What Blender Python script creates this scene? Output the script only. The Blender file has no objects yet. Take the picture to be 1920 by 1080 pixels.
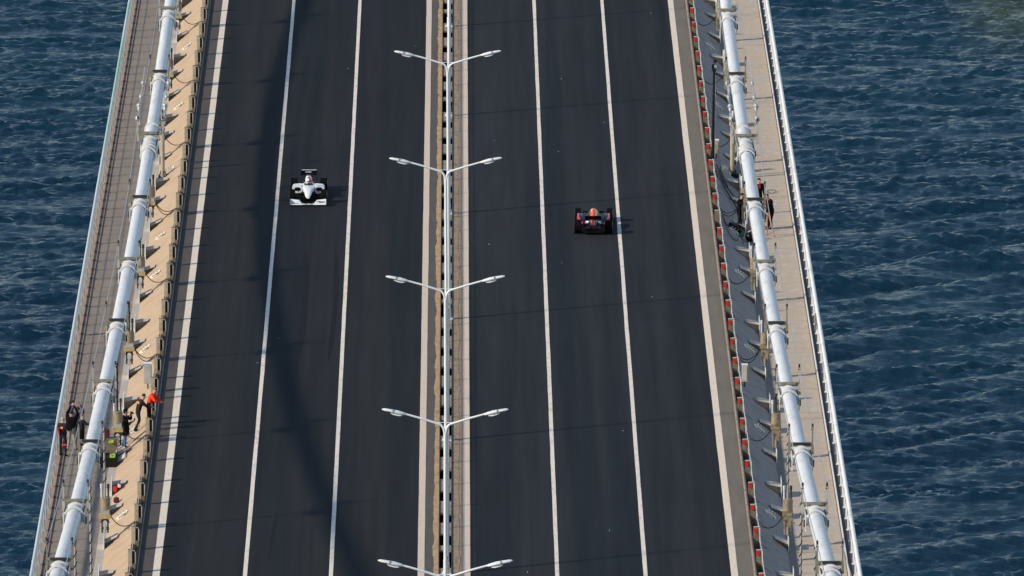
import bpy, bmesh, math, random
import numpy as np
from mathutils import Vector, Matrix, noise as mnoise

random.seed(7)
R = math.radians
scene = bpy.context.scene
col = scene.collection

# ------------------------------------------------------------------ camera
cam = bpy.data.cameras.new('camera')
camo = bpy.data.objects.new('camera', cam)
col.objects.link(camo)
scene.camera = camo
cam.sensor_width = 36.0
cam.lens = 400.0
cam.clip_start = 1.0
cam.clip_end = 30000.0
PITCH = 0.190839
YAW = -0.004763
camo.location = (0.537, 0, 100)
camo.rotation_euler = (R(90) - PITCH, 0, YAW)

# ------------------------------------------------------------------ sky and sun
SUN_EL = math.atan(0.57)
SUN_AZ = R(245)                      # clockwise from +Y
world = bpy.data.worlds.new('World')
scene.world = world
world.use_nodes = True
wn = world.node_tree
sky = wn.nodes.new('ShaderNodeTexSky')
sky.sky_type = 'NISHITA'
sky.sun_disc = False
sky.sun_elevation = SUN_EL
sky.sun_rotation = SUN_AZ
sky.air_density = 1.0
sky.dust_density = 0.3
sky.ozone_density = 1.2
wn.links.new(sky.outputs[0], wn.nodes['Background'].inputs[0])
wn.nodes['Background'].inputs[1].default_value = 0.15
sl = bpy.data.lights.new('sun', 'SUN')
sl.energy = 4.3
sl.angle = R(2.6)
sl.color = (1.0, 0.86, 0.68)
so = bpy.data.objects.new('sun', sl)
col.objects.link(so)
sd = Vector((math.sin(SUN_AZ) * math.cos(SUN_EL), math.cos(SUN_AZ) * math.cos(SUN_EL), math.sin(SUN_EL)))
so.rotation_euler = sd.to_track_quat('Z', 'Y').to_euler()
so.location = sd * 50 + Vector((0, 500, 0))
scene.view_settings.view_transform = 'Standard'
scene.view_settings.look = 'None'
scene.view_settings.exposure = 0.0
scene.view_settings.gamma = 1.0
scene.view_settings.use_curve_mapping = False

# ------------------------------------------------------------------ materials
M = {}
def nodemat(name):
    m = bpy.data.materials.new(name)
    m.use_nodes = True
    nt = m.node_tree
    return m, nt, nt.nodes['Principled BSDF']

def mixrgb(nt, fac, a, b, mode='MIX'):
    n = nt.nodes.new('ShaderNodeMix'); n.data_type = 'RGBA'; n.blend_type = mode
    for sock, v in ((0, fac), (6, a), (7, b)):
        if isinstance(v, (int, float)): n.inputs[sock].default_value = v
        elif isinstance(v, tuple): n.inputs[sock].default_value = (*v[:3], 1)
        else: nt.links.new(v, n.inputs[sock])
    return n.outputs[2]

def noise_tex(nt, vec, scale, detail=3, rough=0.55, mapping=None, w=0.0):
    if mapping:
        mp = nt.nodes.new('ShaderNodeMapping')
        mp.inputs['Scale'].default_value = mapping
        mp.inputs['Location'].default_value = (w, w * 1.7, w * .3)
        nt.links.new(vec, mp.inputs[0]); vec = mp.outputs[0]
    n = nt.nodes.new('ShaderNodeTexNoise')
    n.inputs['Scale'].default_value = scale
    n.inputs['Detail'].default_value = detail
    n.inputs['Roughness'].default_value = rough
    nt.links.new(vec, n.inputs['Vector'])
    return n.outputs['Fac']

def ramp(nt, fac, lo, hi, a=0.0, b=1.0):
    n = nt.nodes.new('ShaderNodeMapRange')
    n.inputs['From Min'].default_value = lo; n.inputs['From Max'].default_value = hi
    n.inputs['To Min'].default_value = a; n.inputs['To Max'].default_value = b
    nt.links.new(fac, n.inputs['Value'])
    return n.outputs[0]

def pos(nt):
    return nt.nodes.new('ShaderNodeNewGeometry').outputs['Position']

def mat(name, c, rough=0.6, metal=0.0, var=0.12, vscale=3.0, dirt=None, dirt_amt=0.0, dscale=1.5, bump=0.0, stretch=(1, 1, 1), coat=0.0, spec=0.5):
    m, nt, b = nodemat(name)
    b.inputs['Specular IOR Level'].default_value = spec
    p = pos(nt)
    n1 = noise_tex(nt, p, vscale, 4, 0.6, stretch)
    k = ramp(nt, n1, 0.3, 0.7, 1 - var, 1 + var)
    hsv = nt.nodes.new('ShaderNodeHueSaturation')
    hsv.inputs['Color'].default_value = (*c, 1)
    nt.links.new(k, hsv.inputs['Value'])
    out = hsv.outputs[0]
    if dirt:
        n2 = noise_tex(nt, p, dscale, 5, 0.65, stretch, w=11.0)
        f = ramp(nt, n2, 0.5, 0.68, 0, dirt_amt)
        out = mixrgb(nt, f, out, dirt)
    nt.links.new(out, b.inputs['Base Color'])
    b.inputs['Roughness'].default_value = rough
    b.inputs['Metallic'].default_value = metal
    b.inputs['Coat Weight'].default_value = coat
    if bump:
        bp = nt.nodes.new('ShaderNodeBump'); bp.inputs['Strength'].default_value = bump
        bp.inputs['Distance'].default_value = 0.02
        nt.links.new(noise_tex(nt, p, 25, 3), bp.inputs['Height'])
        nt.links.new(bp.outputs[0], b.inputs['Normal'])
    M[name] = m
    return m

def asphalt(name, c_blue, c_brown, seed):
    m, nt, b = nodemat(name)
    p = pos(nt)
    n1 = noise_tex(nt, p, 0.75, 3, 0.5, (1, 0.012, 1), seed)      # long lengthwise bands
    n2 = noise_tex(nt, p, 3.2, 3, 0.6, (1, 0.02, 1), seed + 3)    # narrow streaks
    n3 = noise_tex(nt, p, 30, 3, 0.7, (1, 1, 1), seed + 5)        # grain
    n4 = noise_tex(nt, p, 0.5, 4, 0.6, (1, 0.35, 1), seed + 9)    # patches
    c = mixrgb(nt, ramp(nt, n1, 0.38, 0.62), c_blue, c_brown)
    hs = nt.nodes.new('ShaderNodeHueSaturation')
    nt.links.new(c, hs.inputs['Color'])
    mul = nt.nodes.new('ShaderNodeMath'); mul.operation = 'MULTIPLY'
    nt.links.new(ramp(nt, n2, 0.3, 0.7, 0.84, 1.16), mul.inputs[0])
    nt.links.new(ramp(nt, n3, 0.25, 0.75, 0.86, 1.14), mul.inputs[1])
    mul2 = nt.nodes.new('ShaderNodeMath'); mul2.operation = 'MULTIPLY'
    nt.links.new(mul.outputs[0], mul2.inputs[0])
    nt.links.new(ramp(nt, n4, 0.3, 0.7, 0.94, 1.06), mul2.inputs[1])
    nt.links.new(mul2.outputs[0], hs.inputs['Value'])
    nt.links.new(hs.outputs[0], b.inputs['Base Color'])
    b.inputs['Roughness'].default_value = 0.85
    b.inputs['Specular IOR Level'].default_value = 0.1
    M[name] = m

asphalt('asphalt_left', (0.0145, 0.0180, 0.0225), (0.0225, 0.0235, 0.0255), 2.0)
asphalt('asphalt_right', (0.0150, 0.0190, 0.0245), (0.0250, 0.0275, 0.0320), 31.0)
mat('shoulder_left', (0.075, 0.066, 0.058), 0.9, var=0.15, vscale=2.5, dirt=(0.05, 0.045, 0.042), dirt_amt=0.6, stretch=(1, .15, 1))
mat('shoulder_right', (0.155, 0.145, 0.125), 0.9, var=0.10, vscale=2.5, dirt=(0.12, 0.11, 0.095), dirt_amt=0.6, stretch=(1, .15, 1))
mat('line_paint', (0.76, 0.68, 0.55), 0.7, var=0.07, vscale=9, dirt=(0.50, 0.45, 0.38), dirt_amt=0.35, dscale=6, stretch=(1, .2, 1))
mat('line_paint_lane', (0.78, 0.71, 0.60), 0.7, var=0.08, vscale=9, dirt=(0.40, 0.37, 0.33), dirt_amt=0.55, dscale=6, stretch=(1, .2, 1))
mat('line_paint_median', (0.66, 0.55, 0.43), 0.75, var=0.06, vscale=9, dirt=(0.5, 0.42, 0.33), dirt_amt=0.35, dscale=5, stretch=(1, .2, 1))
mat('sand_strip', (0.46, 0.31, 0.16), 0.95, var=0.2, vscale=5, dirt=(0.22, 0.15, 0.085), dirt_amt=0.7, dscale=4, stretch=(1, .3, 1))
mat('brown_strip', (0.30, 0.225, 0.15), 0.95, var=0.2, vscale=5, dirt=(0.13, 0.10, 0.075), dirt_amt=0.8, dscale=5, stretch=(1, .3, 1))
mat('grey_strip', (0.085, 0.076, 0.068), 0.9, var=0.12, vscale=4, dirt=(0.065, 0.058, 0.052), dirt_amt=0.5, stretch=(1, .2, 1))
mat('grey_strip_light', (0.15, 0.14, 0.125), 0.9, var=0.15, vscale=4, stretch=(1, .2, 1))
mat('cover_steel', (0.30, 0.25, 0.20), 0.8, var=0.18, vscale=4, dirt=(0.12, 0.095, 0.075), dirt_amt=0.6)
mat('pit_dark', (0.004, 0.004, 0.004), 0.9, spec=.05)  # near-black: the shade deep in the median openings is put into the colour
mat('plate_paint', (0.47, 0.355, 0.24), 0.7, var=0.06, vscale=1.4, dirt=(0.40, 0.27, 0.165), dirt_amt=0.6, dscale=0.9, spec=.2)
mat('plate_paint_right_shaded', (0.31, 0.285, 0.27), 0.75, var=0.10, vscale=1.4, dirt=(0.21, 0.18, 0.155), dirt_amt=0.6, dscale=1.6, spec=.15)  # same tan plate on the shaded side; shade is in the colour
mat('gusset_paint', (0.50, 0.46, 0.40), 0.6, var=0.08, vscale=3, dirt=(0.36, 0.29, 0.2), dirt_amt=0.5)
mat('post_paint', (0.42, 0.355, 0.26), 0.6, var=0.12, vscale=6, dirt=(0.24, 0.18, 0.11), dirt_amt=0.6, dscale=5)
mat('post_paint_dark', (0.16, 0.125, 0.085), 0.7, var=0.25, vscale=8, dirt=(0.34, 0.25, 0.13), dirt_amt=0.8, dscale=7)
mat('beam_rust', (0.28, 0.215, 0.165), 0.65, var=0.2, vscale=5, dirt=(0.13, 0.085, 0.06), dirt_amt=0.8, dscale=6, stretch=(1, .4, 1))
mat('beam_grey', (0.13, 0.115, 0.10), 0.65, var=0.2, vscale=5, dirt=(0.08, 0.06, 0.05), dirt_amt=0.7, dscale=6)
mat('dark_steel', (0.035, 0.032, 0.030), 0.6, 0.3, var=0.2, vscale=8)
mat('black', (0.006, 0.006, 0.007), 0.5, spec=.25)
mat('black_cloth', (0.006, 0.006, 0.007), 0.9, spec=.1)
mat('cable_paint', (0.64, 0.68, 0.72), 0.42, var=0.05, vscale=1.2, dirt=(0.42, 0.42, 0.40), dirt_amt=0.55, dscale=2.5, stretch=(1.6, .25, 1.6))
mat('band_paint', (0.66, 0.67, 0.66), 0.45, var=0.06, vscale=5, dirt=(0.48, 0.40, 0.27), dirt_amt=0.55, dscale=7)
mat('frame_steel', (0.24, 0.225, 0.17), 0.6, 0.1, var=0.2, vscale=6, dirt=(0.12, 0.10, 0.07), dirt_amt=0.6, dscale=8)
mat('rope_steel', (0.42, 0.42, 0.42), 0.45, 0.5, var=0.1)
mat('gold_paint', (0.46, 0.35, 0.16), 0.5, 0.15, var=0.12, vscale=7, dirt=(0.2, 0.13, 0.06), dirt_amt=0.5, dscale=9)
mat('bronze_paint', (0.34, 0.27, 0.18), 0.4, 0.2, var=0.18, vscale=7, dirt=(0.12, 0.085, 0.055), dirt_amt=0.75, dscale=9)
mat('silver', (0.55, 0.55, 0.54), 0.35, 0.6, var=0.1)
mat('white_paint', (0.80, 0.81, 0.80), 0.4, var=0.03, vscale=4, dirt=(0.62, 0.60, 0.56), dirt_amt=0.3)
mat('lamp_paint', (0.74, 0.77, 0.78), 0.35, var=0.03, vscale=3, dirt=(0.6, 0.6, 0.57), dirt_amt=0.4)
mat('lamp_glass', (0.45, 0.5, 0.52), 0.15)
mat('post_beige', (0.40, 0.345, 0.245), 0.5, var=0.08, vscale=4, dirt=(0.24, 0.17, 0.1), dirt_amt=0.5, dscale=5)
mat('rail_grey', (0.42, 0.42, 0.40), 0.5, var=0.12, vscale=4, dirt=(0.25, 0.2, 0.15), dirt_amt=0.5)
mat('kerb_tan', (0.36, 0.27, 0.21), 0.85, var=0.12, vscale=3, dirt=(0.22, 0.16, 0.12), dirt_amt=0.6, stretch=(1, .5, 1))
mat('kerb_light', (0.55, 0.44, 0.33), 0.85, var=0.12, vscale=3, dirt=(0.36, 0.26, 0.17), dirt_amt=0.6, stretch=(1, .5, 1))
mat('reflector_red', (0.62, 0.012, 0.010), 0.35, var=0.05)
mat('deck_steel', (0.16, 0.16, 0.16), 0.7, var=0.1)

def walkway(name, a, b_, c_, d_):
    m, nt, b = nodemat(name)
    p = pos(nt)
    n1 = noise_tex(nt, p, 0.9, 5, 0.62, (1, 0.35, 1), 3)
    n2 = noise_tex(nt, p, 2.6, 5, 0.7, (1.6, 0.5, 1), 8)
    n3 = noise_tex(nt, p, 1.1, 4, 0.6, (0.25, 2.2, 1), 17)
    c = mixrgb(nt, ramp(nt, n1, 0.38, 0.62), a, b_)
    c = mixrgb(nt, ramp(nt, n2, 0.54, 0.70, 0, 0.8), c, c_)
    c = mixrgb(nt, ramp(nt, n3, 0.56, 0.72, 0, 0.75), c, d_)
    nt.links.new(c, b.inputs['Base Color'])
    b.inputs['Roughness'].default_value = 0.85
    M[name] = m
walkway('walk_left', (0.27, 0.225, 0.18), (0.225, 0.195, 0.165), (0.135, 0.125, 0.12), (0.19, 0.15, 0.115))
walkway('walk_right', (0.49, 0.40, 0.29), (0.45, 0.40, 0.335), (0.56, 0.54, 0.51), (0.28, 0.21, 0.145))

def rail_pipe_mat():
    m, nt, b = nodemat('rail_pipe_green')
    p = pos(nt)
    sx = nt.nodes.new('ShaderNodeSeparateXYZ'); nt.links.new(p, sx.inputs[0])
    n = noise_tex(nt, p, 0.08, 3, 0.6, (0, 1, 0), 4)
    f = ramp(nt, n, 0.44, 0.56)
    g = ramp(nt, sx.outputs[1], 548, 556)
    mm = nt.nodes.new('ShaderNodeMath'); mm.operation = 'MULTIPLY'
    nt.links.new(f, mm.inputs[0]); nt.links.new(g, mm.inputs[1])
    c = mixrgb(nt, mm.outputs[0], (0.50, 0.55, 0.56), (0.26, 0.50, 0.40))
    nt.links.new(c, b.inputs['Base Color'])
    b.inputs['Roughness'].default_value = 0.45
    M['rail_pipe_green'] = m
rail_pipe_mat()

def water_mat():
    m, nt, b = nodemat('sea_water')
    p = pos(nt)
    n1 = noise_tex(nt, p, 0.02, 4, 0.55, (1, 0.7, 1), 5)
    c = mixrgb(nt, ramp(nt, n1, 0.35, 0.65), (0.003, 0.022, 0.046), (0.005, 0.032, 0.056))
    # colour turns greener towards the far right
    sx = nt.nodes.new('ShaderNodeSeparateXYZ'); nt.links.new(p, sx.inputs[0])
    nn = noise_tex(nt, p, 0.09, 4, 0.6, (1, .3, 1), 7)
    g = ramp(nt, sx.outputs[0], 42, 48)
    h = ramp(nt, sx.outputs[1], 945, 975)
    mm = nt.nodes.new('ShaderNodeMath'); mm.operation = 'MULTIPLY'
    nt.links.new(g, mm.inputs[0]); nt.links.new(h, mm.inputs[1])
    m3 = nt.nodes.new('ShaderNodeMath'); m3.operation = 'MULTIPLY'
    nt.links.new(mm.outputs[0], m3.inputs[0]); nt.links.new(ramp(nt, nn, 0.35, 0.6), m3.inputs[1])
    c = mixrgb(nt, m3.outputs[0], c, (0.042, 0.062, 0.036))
    nt.links.new(c, b.inputs['Base Color'])
    b.inputs['Roughness'].default_value = 0.13
    b.inputs['IOR'].default_value = 1.33
    b.inputs['Specular IOR Level'].default_value = 0.5
    h1 = noise_tex(nt, p, 1.5, 4, 0.68, (.7, 1.5, 1), 1)
    h2 = noise_tex(nt, p, 5.5, 3, 0.6, (.6, 1.5, 1), 2)
    ad = nt.nodes.new('ShaderNodeMath'); ad.operation = 'MULTIPLY_ADD'
    nt.links.new(h2, ad.inputs[0]); ad.inputs[1].default_value = 0.25
    nt.links.new(h1, ad.inputs[2])
    bp = nt.nodes.new('ShaderNodeBump'); bp.inputs['Strength'].default_value = 1.0
    bp.inputs['Distance'].default_value = 0.26
    nt.links.new(ad.outputs[0], bp.inputs['Height'])
    nt.links.new(bp.outputs[0], b.inputs['Normal'])
    M['sea_water'] = m
water_mat()

# ------------------------------------------------------------------ mesh helpers
class MB:
    def __init__(s): s.v = []; s.f = []; s.mi = []; s.cur = 0
    def add(s, vs, fs):
        o = len(s.v); s.v += [tuple(v) for v in vs]
        s.f += [tuple(i + o for i in f) for f in fs]; s.mi += [s.cur] * len(fs)
        return s
    def box(s, x0, x1, y0, y1, z0, z1, mtx=None):
        vs = [Vector(p) for p in ((x0,y0,z0),(x1,y0,z0),(x1,y1,z0),(x0,y1,z0),(x0,y0,z1),(x1,y0,z1),(x1,y1,z1),(x0,y1,z1))]
        if mtx: vs = [mtx @ v for v in vs]
        return s.add(vs, [(0,3,2,1),(4,5,6,7),(0,1,5,4),(1,2,6,5),(2,3,7,6),(3,0,4,7)])
    def tube(s, pts, r, n=8, cap=True):
        pts = [Vector(p) for p in pts]
        rs = r if isinstance(r, (list, tuple)) else [r] * len(pts)
        vs = []; fs = []
        up = None
        for i, p in enumerate(pts):
            d = (pts[min(i+1, len(pts)-1)] - pts[max(i-1, 0)]).normalized()
            if up is None or abs(up.dot(d)) > 0.98:
                up = Vector((0,0,1)) if abs(d.z) < 0.9 else Vector((1,0,0))
            a = d.cross(up).normalized(); b = a.cross(d).normalized(); up = b
            for k in range(n):
                t = 2*math.pi*k/n
                vs.append(p + (a*math.cos(t) + b*math.sin(t)) * rs[i])
        for i in range(len(pts)-1):
            for k in range(n):
                fs.append((i*n+k, (i+1)*n+k, (i+1)*n+(k+1) % n, i*n+(k+1) % n))
        if cap:
            fs.append(tuple(range(n))); fs.append(tuple(reversed(range((len(pts)-1)*n, len(pts)*n))))
        return s.add(vs, fs)
    def prism(s, poly, axis, a, b):
        """poly of 2-D points; axis 0: (y,z) pushed along x, 1: (x,z) along y, 2: (x,y) along z"""
        def P(u, v, w): return (w,u,v) if axis == 0 else ((u,w,v) if axis == 1 else (u,v,w))
        n = len(poly)
        vs = [P(u,v,a) for u,v in poly] + [P(u,v,b) for u,v in poly]
        fs = [tuple(range(n)), tuple(reversed(range(n, 2*n)))]
        fs += [(i, i+n, (i+1) % n + n, (i+1) % n) for i in range(n)]
        return s.add(vs, fs)
    def loft(s, st, n=16, mtx=None):
        """stations (y, xc, zc, half_w, half_h, power)"""
        vs = []; fs = []
        for (y, xc, zc, hw, hh, pw) in st:
            for k in range(n):
                t = 2*math.pi*(k+.5)/n; c, q = math.cos(t), math.sin(t)
                x = xc + hw*math.copysign(abs(c)**(2/pw), c); z = zc + hh*math.copysign(abs(q)**(2/pw), q)
                v = Vector((x, y, z)); vs.append(mtx @ v if mtx else v)
        for i in range(len(st)-1):
            for k in range(n):
                fs.append((i*n+k, i*n+(k+1) % n, (i+1)*n+(k+1) % n, (i+1)*n+k))
        fs.append(tuple(reversed(range(n)))); fs.append(tuple(range((len(st)-1)*n, len(st)*n)))
        return s.add(vs, fs)
    def ball(s, c, r, n=10, m=6, sc=(1,1,1)):
        c = Vector(c); vs = []; fs = []
        for i in range(m+1):
            ph = math.pi*i/m
            for k in range(n):
                t = 2*math.pi*k/n
                vs.append(c + Vector((math.sin(ph)*math.cos(t)*r*sc[0], math.sin(ph)*math.sin(t)*r*sc[1], math.cos(ph)*r*sc[2])))
        for i in range(m):
            for k in range(n): fs.append((i*n+k, (i+1)*n+k, (i+1)*n+(k+1) % n, i*n+(k+1) % n))
        return s.add(vs, fs)
    def mesh(s, name, *mats, smooth=False):
        me = bpy.data.meshes.new(name)
        me.from_pydata(s.v, [], s.f)
        for m in mats: me.materials.append(M[m])
        if len(mats) > 1: me.polygons.foreach_set('material_index', s.mi)
        bm = bmesh.new(); bm.from_mesh(me)
        bmesh.ops.remove_doubles(bm, verts=bm.verts, dist=1e-5)
        bmesh.ops.recalc_face_normals(bm, faces=bm.faces)
        bm.to_mesh(me); bm.free()
        if smooth:
            me.polygons.foreach_set('use_smooth', [True]*len(me.polygons))
            me.set_sharp_from_angle(angle=R(40))
        me.update()
        return me

def obj(name, me, parent=None, loc=(0,0,0), rz=0.0):
    o = bpy.data.objects.new(name, me); col.objects.link(o)
    o.location = loc; o.rotation_euler = (0,0,rz)
    if parent: o.parent = parent
    return o
def tag(o, label=None, cat=None, group=None, kind=None):
    if label: o['label'] = label
    if cat: o['category'] = cat
    if group: o['group'] = group
    if kind: o['kind'] = kind
    return o
def thing(name, label, cat, loc=(0,0,0), group=None, rz=0.0):
    o = bpy.data.objects.new(name, None); col.objects.link(o)
    o.empty_display_size = 0.2
    o.location = loc; o.rotation_euler = (0,0,rz)
    return tag(o, label, cat, group)
def struct(name, me, label=None):
    o = obj(name, me); o['kind'] = 'structure'
    if label: o['label'] = label
    return o
ORD = ['nearest','second','third','fourth','fifth','sixth','seventh','eighth','ninth','tenth','eleventh','twelfth','thirteenth','fourteenth']

# ------------------------------------------------------------------ water: one sheet, real waves in the part that shows
def build_water():
    L = 320.0; N = 1280
    rng = np.random.default_rng(5)
    kx = np.fft.fftfreq(N, d=L/N)*2*np.pi
    KX, KY = np.meshgrid(kx, kx)                     # rows = y
    K = np.hypot(KX, KY); K[0,0] = 1e9
    th = np.arctan2(KY, KX)
    def field(kp, main, spread, kmin, kmax, pw):
        P = np.exp(-1.25*(kp/K)**2)/K**pw
        d = np.abs(np.cos((th-main)))**spread
        P = P*d*(K > kmin)*(K < kmax)
        A = np.sqrt(P)*(rng.normal(size=(N,N)) + 1j*rng.normal(size=(N,N)))
        h = np.real(np.fft.ifft2(A)); return h/h.std()
    chop = field(2*np.pi/2.6, R(96), 5, 0.4, 2*np.pi/0.7, 3.5)
    fine = field(2*np.pi/1.2, R(84), 3, 1.0, 2*np.pi/0.55, 3.2)
    swell = field(2*np.pi/9.0, R(92), 10, 0.15, 1.6, 4.0)
    wake = field(2*np.pi/9.0, R(124), 50, 0.4, 1.3, 3.6)
    wake2 = field(2*np.pi/8.0, R(76), 30, 0.4, 1.6, 3.6)
    xs = list(np.arange(-62, 70.01, 0.25)); ys = list(np.arange(715, 1015.01, 0.30))
    bands = field(2*np.pi/15.0, R(98), 40, 0.12, 0.9, 3.2)
    def ext(a, lo, hi):
        st = 0.6; x = a[0]; left = []
        while x > lo: x -= st; st *= 1.22; left.append(x)
        st = 0.6; x = a[-1]; right = []
        while x < hi: x += st; st *= 1.22; right.append(x)
        return np.array(left[::-1] + a + right)
    X = ext(xs, -9000, 9000); Y = ext(ys, -2500, 16000)
    GX, GY = np.meshgrid(X, Y)
    def samp(h):
        u = ((GX+160)/L*N) % N; v = ((GY-690)/L*N) % N
        i = np.floor(u).astype(int); j = np.floor(v).astype(int); fu = u-i; fv = v-j
        i1 = (i+1) % N; j1 = (j+1) % N; i %= N; j %= N
        return (h[j,i]*(1-fu)+h[j,i1]*fu)*(1-fv)+(h[j1,i]*(1-fu)+h[j1,i1]*fu)*fv
    def sstep(t): t = np.clip(t,0,1); return t*t*(3-2*t)
    fade = sstep((GX+66)/4)*sstep((74-GX)/4)*sstep((GY-711)/4)*sstep((1019-GY)/4)
    right = sstep((GX-10)/12)*sstep((915-GY)/60)
    band = np.clip(0.5+0.5*samp(bands), 0.0, 1.6)
    calm = 0.75+0.5*np.sin(GX*0.05+GY*0.021)*np.sin(GY*0.045-GX*0.02)
    g_ = samp(swell)
    Z = -64 + fade*(0.095*samp(chop)*(0.35+0.3*calm+.15*g_+.55*band) + 0.042*samp(fine)*(.4*calm+.3*g_+.6*band) + 0.05*g_ + 0.18*samp(wake)*right + 0.07*samp(wake2)*(1-right))
    ny, nx = GX.shape
    co = np.stack([GX, GY, Z], -1).reshape(-1, 3).astype(np.float32)
    idx = np.arange(nx*ny).reshape(ny, nx)
    q = np.stack([idx[:-1,:-1], idx[:-1,1:], idx[1:,1:], idx[1:,:-1]], -1).reshape(-1, 4)
    me = bpy.data.meshes.new('water')
    me.vertices.add(len(co)); me.vertices.foreach_set('co', co.ravel())
    me.loops.add(q.size); me.loops.foreach_set('vertex_index', q.ravel().astype(np.int32))
    me.polygons.add(len(q)); me.polygons.foreach_set('loop_start', np.arange(0, q.size, 4, dtype=np.int32))
    me.polygons.foreach_set('use_smooth', np.ones(len(q), bool))
    me.update(); me.validate()
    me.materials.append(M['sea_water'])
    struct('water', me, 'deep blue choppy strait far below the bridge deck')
build_water()

# ------------------------------------------------------------------ deck
Y0, Y1 = 360.0, 680.0
MID, D = 535.6, 17.9                 # hanger grid
CX = 14.25                           # cable plane
RX = 16.88                           # railing line
WZ = -0.6                            # walkway level
def flat(name, x0, x1, z, m, y0=Y0, y1=Y1, t=0.05, label=None):
    return struct(name, MB().box(x0, x1, y0, y1, z-t, z).mesh(name, m), label)
for sx, (a, b) in ((-1, (-13.0, -0.30)), (1, (0.227, 13.0))):
    mb = MB().box(a, b, Y0, Y1, -2.6, -0.06)
    struct('deck_slab', mb.mesh('deck_slab', 'deck_steel'))
    x0, x1 = sorted((sx*13.003, sx*16.55))
    struct('walkway_girder', MB().box(x0, x1, Y0, Y1, -1.3, -0.69).mesh('walkway_girder', 'deck_steel'))
struct('deck_bottom_plate', MB().box(-0.297, 0.224, Y0, Y1, -2.58, -2.4).mesh('deck_bottom_plate', 'pit_dark'))
flat('road', -11.75, -1.10, 0.0, 'asphalt_left', label='dark asphalt of the left carriageway')
flat('road', 0.95, 11.70, 0.0, 'asphalt_right', label='dark asphalt of the right carriageway')
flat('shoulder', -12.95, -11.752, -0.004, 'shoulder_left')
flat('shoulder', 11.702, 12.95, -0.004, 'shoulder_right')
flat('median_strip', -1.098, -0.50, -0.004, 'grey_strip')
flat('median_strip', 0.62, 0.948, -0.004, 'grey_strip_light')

def wiggly(name, xa, xb, z, m, amp, side):
    """a strip along the road with one ragged edge"""
    vs = []; fs = []; n = int((Y1-Y0)/0.5)
    for i in range(n+1):
        y = Y0 + i*0.5
        w = amp*(mnoise.noise(Vector((xa*7, y*0.35, 0))) + .6*mnoise.noise(Vector((xa*3, y*1.3, 4))))
        l, r_ = (xa + w, xb) if side < 0 else (xa, xb + w)
        vs += [(l, y, z-0.03), (l, y, z), (r_, y, z), (r_, y, z-0.03)]
    for i in range(n):
        for k in range(3): fs.append((i*4+k, i*4+k+1, i*4+k+5, i*4+k+4))
    return struct(name, MB().add(vs, fs).mesh(name, m))
wiggly('sand_deposit', -0.52, -0.302, 0.004, 'sand_strip', 0.07, -1)
wiggly('sand_deposit', 0.229, 0.54, 0.004, 'brown_strip', 0.06, 1)
flat('median_base', -0.50, -0.304, -0.008, 'grey_strip')
flat('median_base', 0.231, 0.62, -0.008, 'brown_strip')

def line(x0, x1, m, label, wob=0.012):
    vs = []; fs = []; n = int((Y1-Y0)/2); z = 0.006
    for i in range(n+1):
        y = Y0+i*2
        a = wob*mnoise.noise(Vector((x0*5, y*.3, 1))); b = wob*mnoise.noise(Vector((x1*5, y*.3, 2)))
        vs += [(x0+a, y, z-.008), (x0+a, y, z), (x1+b, y, z), (x1+b, y, z-.008)]
    for i in range(n):
        for k in range(3): fs.append((i*4+k, i*4+k+1, i*4+k+5, i*4+k+4))
    struct('road_marking', MB().add(vs, fs).mesh('road_marking', m), label)
line(-12.03, -11.73, 'line_paint', 'wide cream edge line at the left parapet')
line(11.69, 11.98, 'line_paint', 'wide cream edge line at the right parapet')
line(-1.165, -0.885, 'line_paint_median', 'wide cream edge line left of the median')
line(0.725, 1.0, 'line_paint_median', 'wide cream edge line right of the median')
for x, lb in ((-8.235, 'left carriageway outer lane line'), (-4.715, 'left carriageway inner lane line'), (4.56, 'right carriageway inner lane line'), (8.18, 'right carriageway outer lane line')):
    line(x-.085, x+.085, 'line_paint_lane', lb)

# faint tyre marks on the left carriageway
mat('tyre_rubber_mark', (0.012, 0.013, 0.015), 0.8, spec=.1)
def skid(pts, w):
    vs = []; fs = []
    for i, (x, y) in enumerate(pts):
        ww = w*min(1, i/3, (len(pts)-1-i)/3)+.01
        vs += [(x-ww/2, y, .004), (x+ww/2, y, .004)]
    for i in range(len(pts)-1): fs.append((2*i, 2*i+1, 2*i+3, 2*i+2))
    struct('tyre_mark', MB().add(vs, fs).mesh('tyre_mark', 'tyre_rubber_mark'), 'faint dark tyre mark on the left carriageway')
skid([(-6.55-.012*(i-12)**2*.12, 498+i*1.3) for i in range(24)], .24)
skid([(-5.15-.012*(i-12)**2*.10, 500+i*1.3) for i in range(22)], .20)
skid([(-7.3+.02*i, 459+i*1.1) for i in range(9)], .12)

# median covers and openings between the carriageways
LAMPS = [482.7 + 26.85*i for i in range(-4, 6)]
med = tag(bpy.data.objects.new('median_grating', None), kind='structure'); col.objects.link(med)
med.location = (0, 500, 0)
cov_cache = {}
def cover(y0, y1):
    ln = round(y1-y0, 2)
    if ln not in cov_cache:
        mb = MB().box(-.292, .219, 0, ln, -.10, .0)
        mb.box(-.30, -.275, 0, ln, .0, .012); mb.box(.202, .227, 0, ln, .0, .012)
        cov_cache[ln] = mb.mesh('cover_plate', 'cover_steel')
    obj('cover_plate', cov_cache[ln], med, (0, y0-500, 0.0))
posts_y = []
for i, Lp in enumerate(LAMPS):
    if Lp > 665: continue
    for a, b in ((-1.3, 1.1), (4.6, 5.5), (7.8, 10.0), (-5.9, -3.4), (-10.4, -8.0), (-14.9, -12.5)):
        cover(Lp+a, Lp+b)
    posts_y += [Lp-4.65, Lp-9.2, Lp-13.7, Lp-17.95, Lp-0.9, Lp-22.0+.3]
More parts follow.
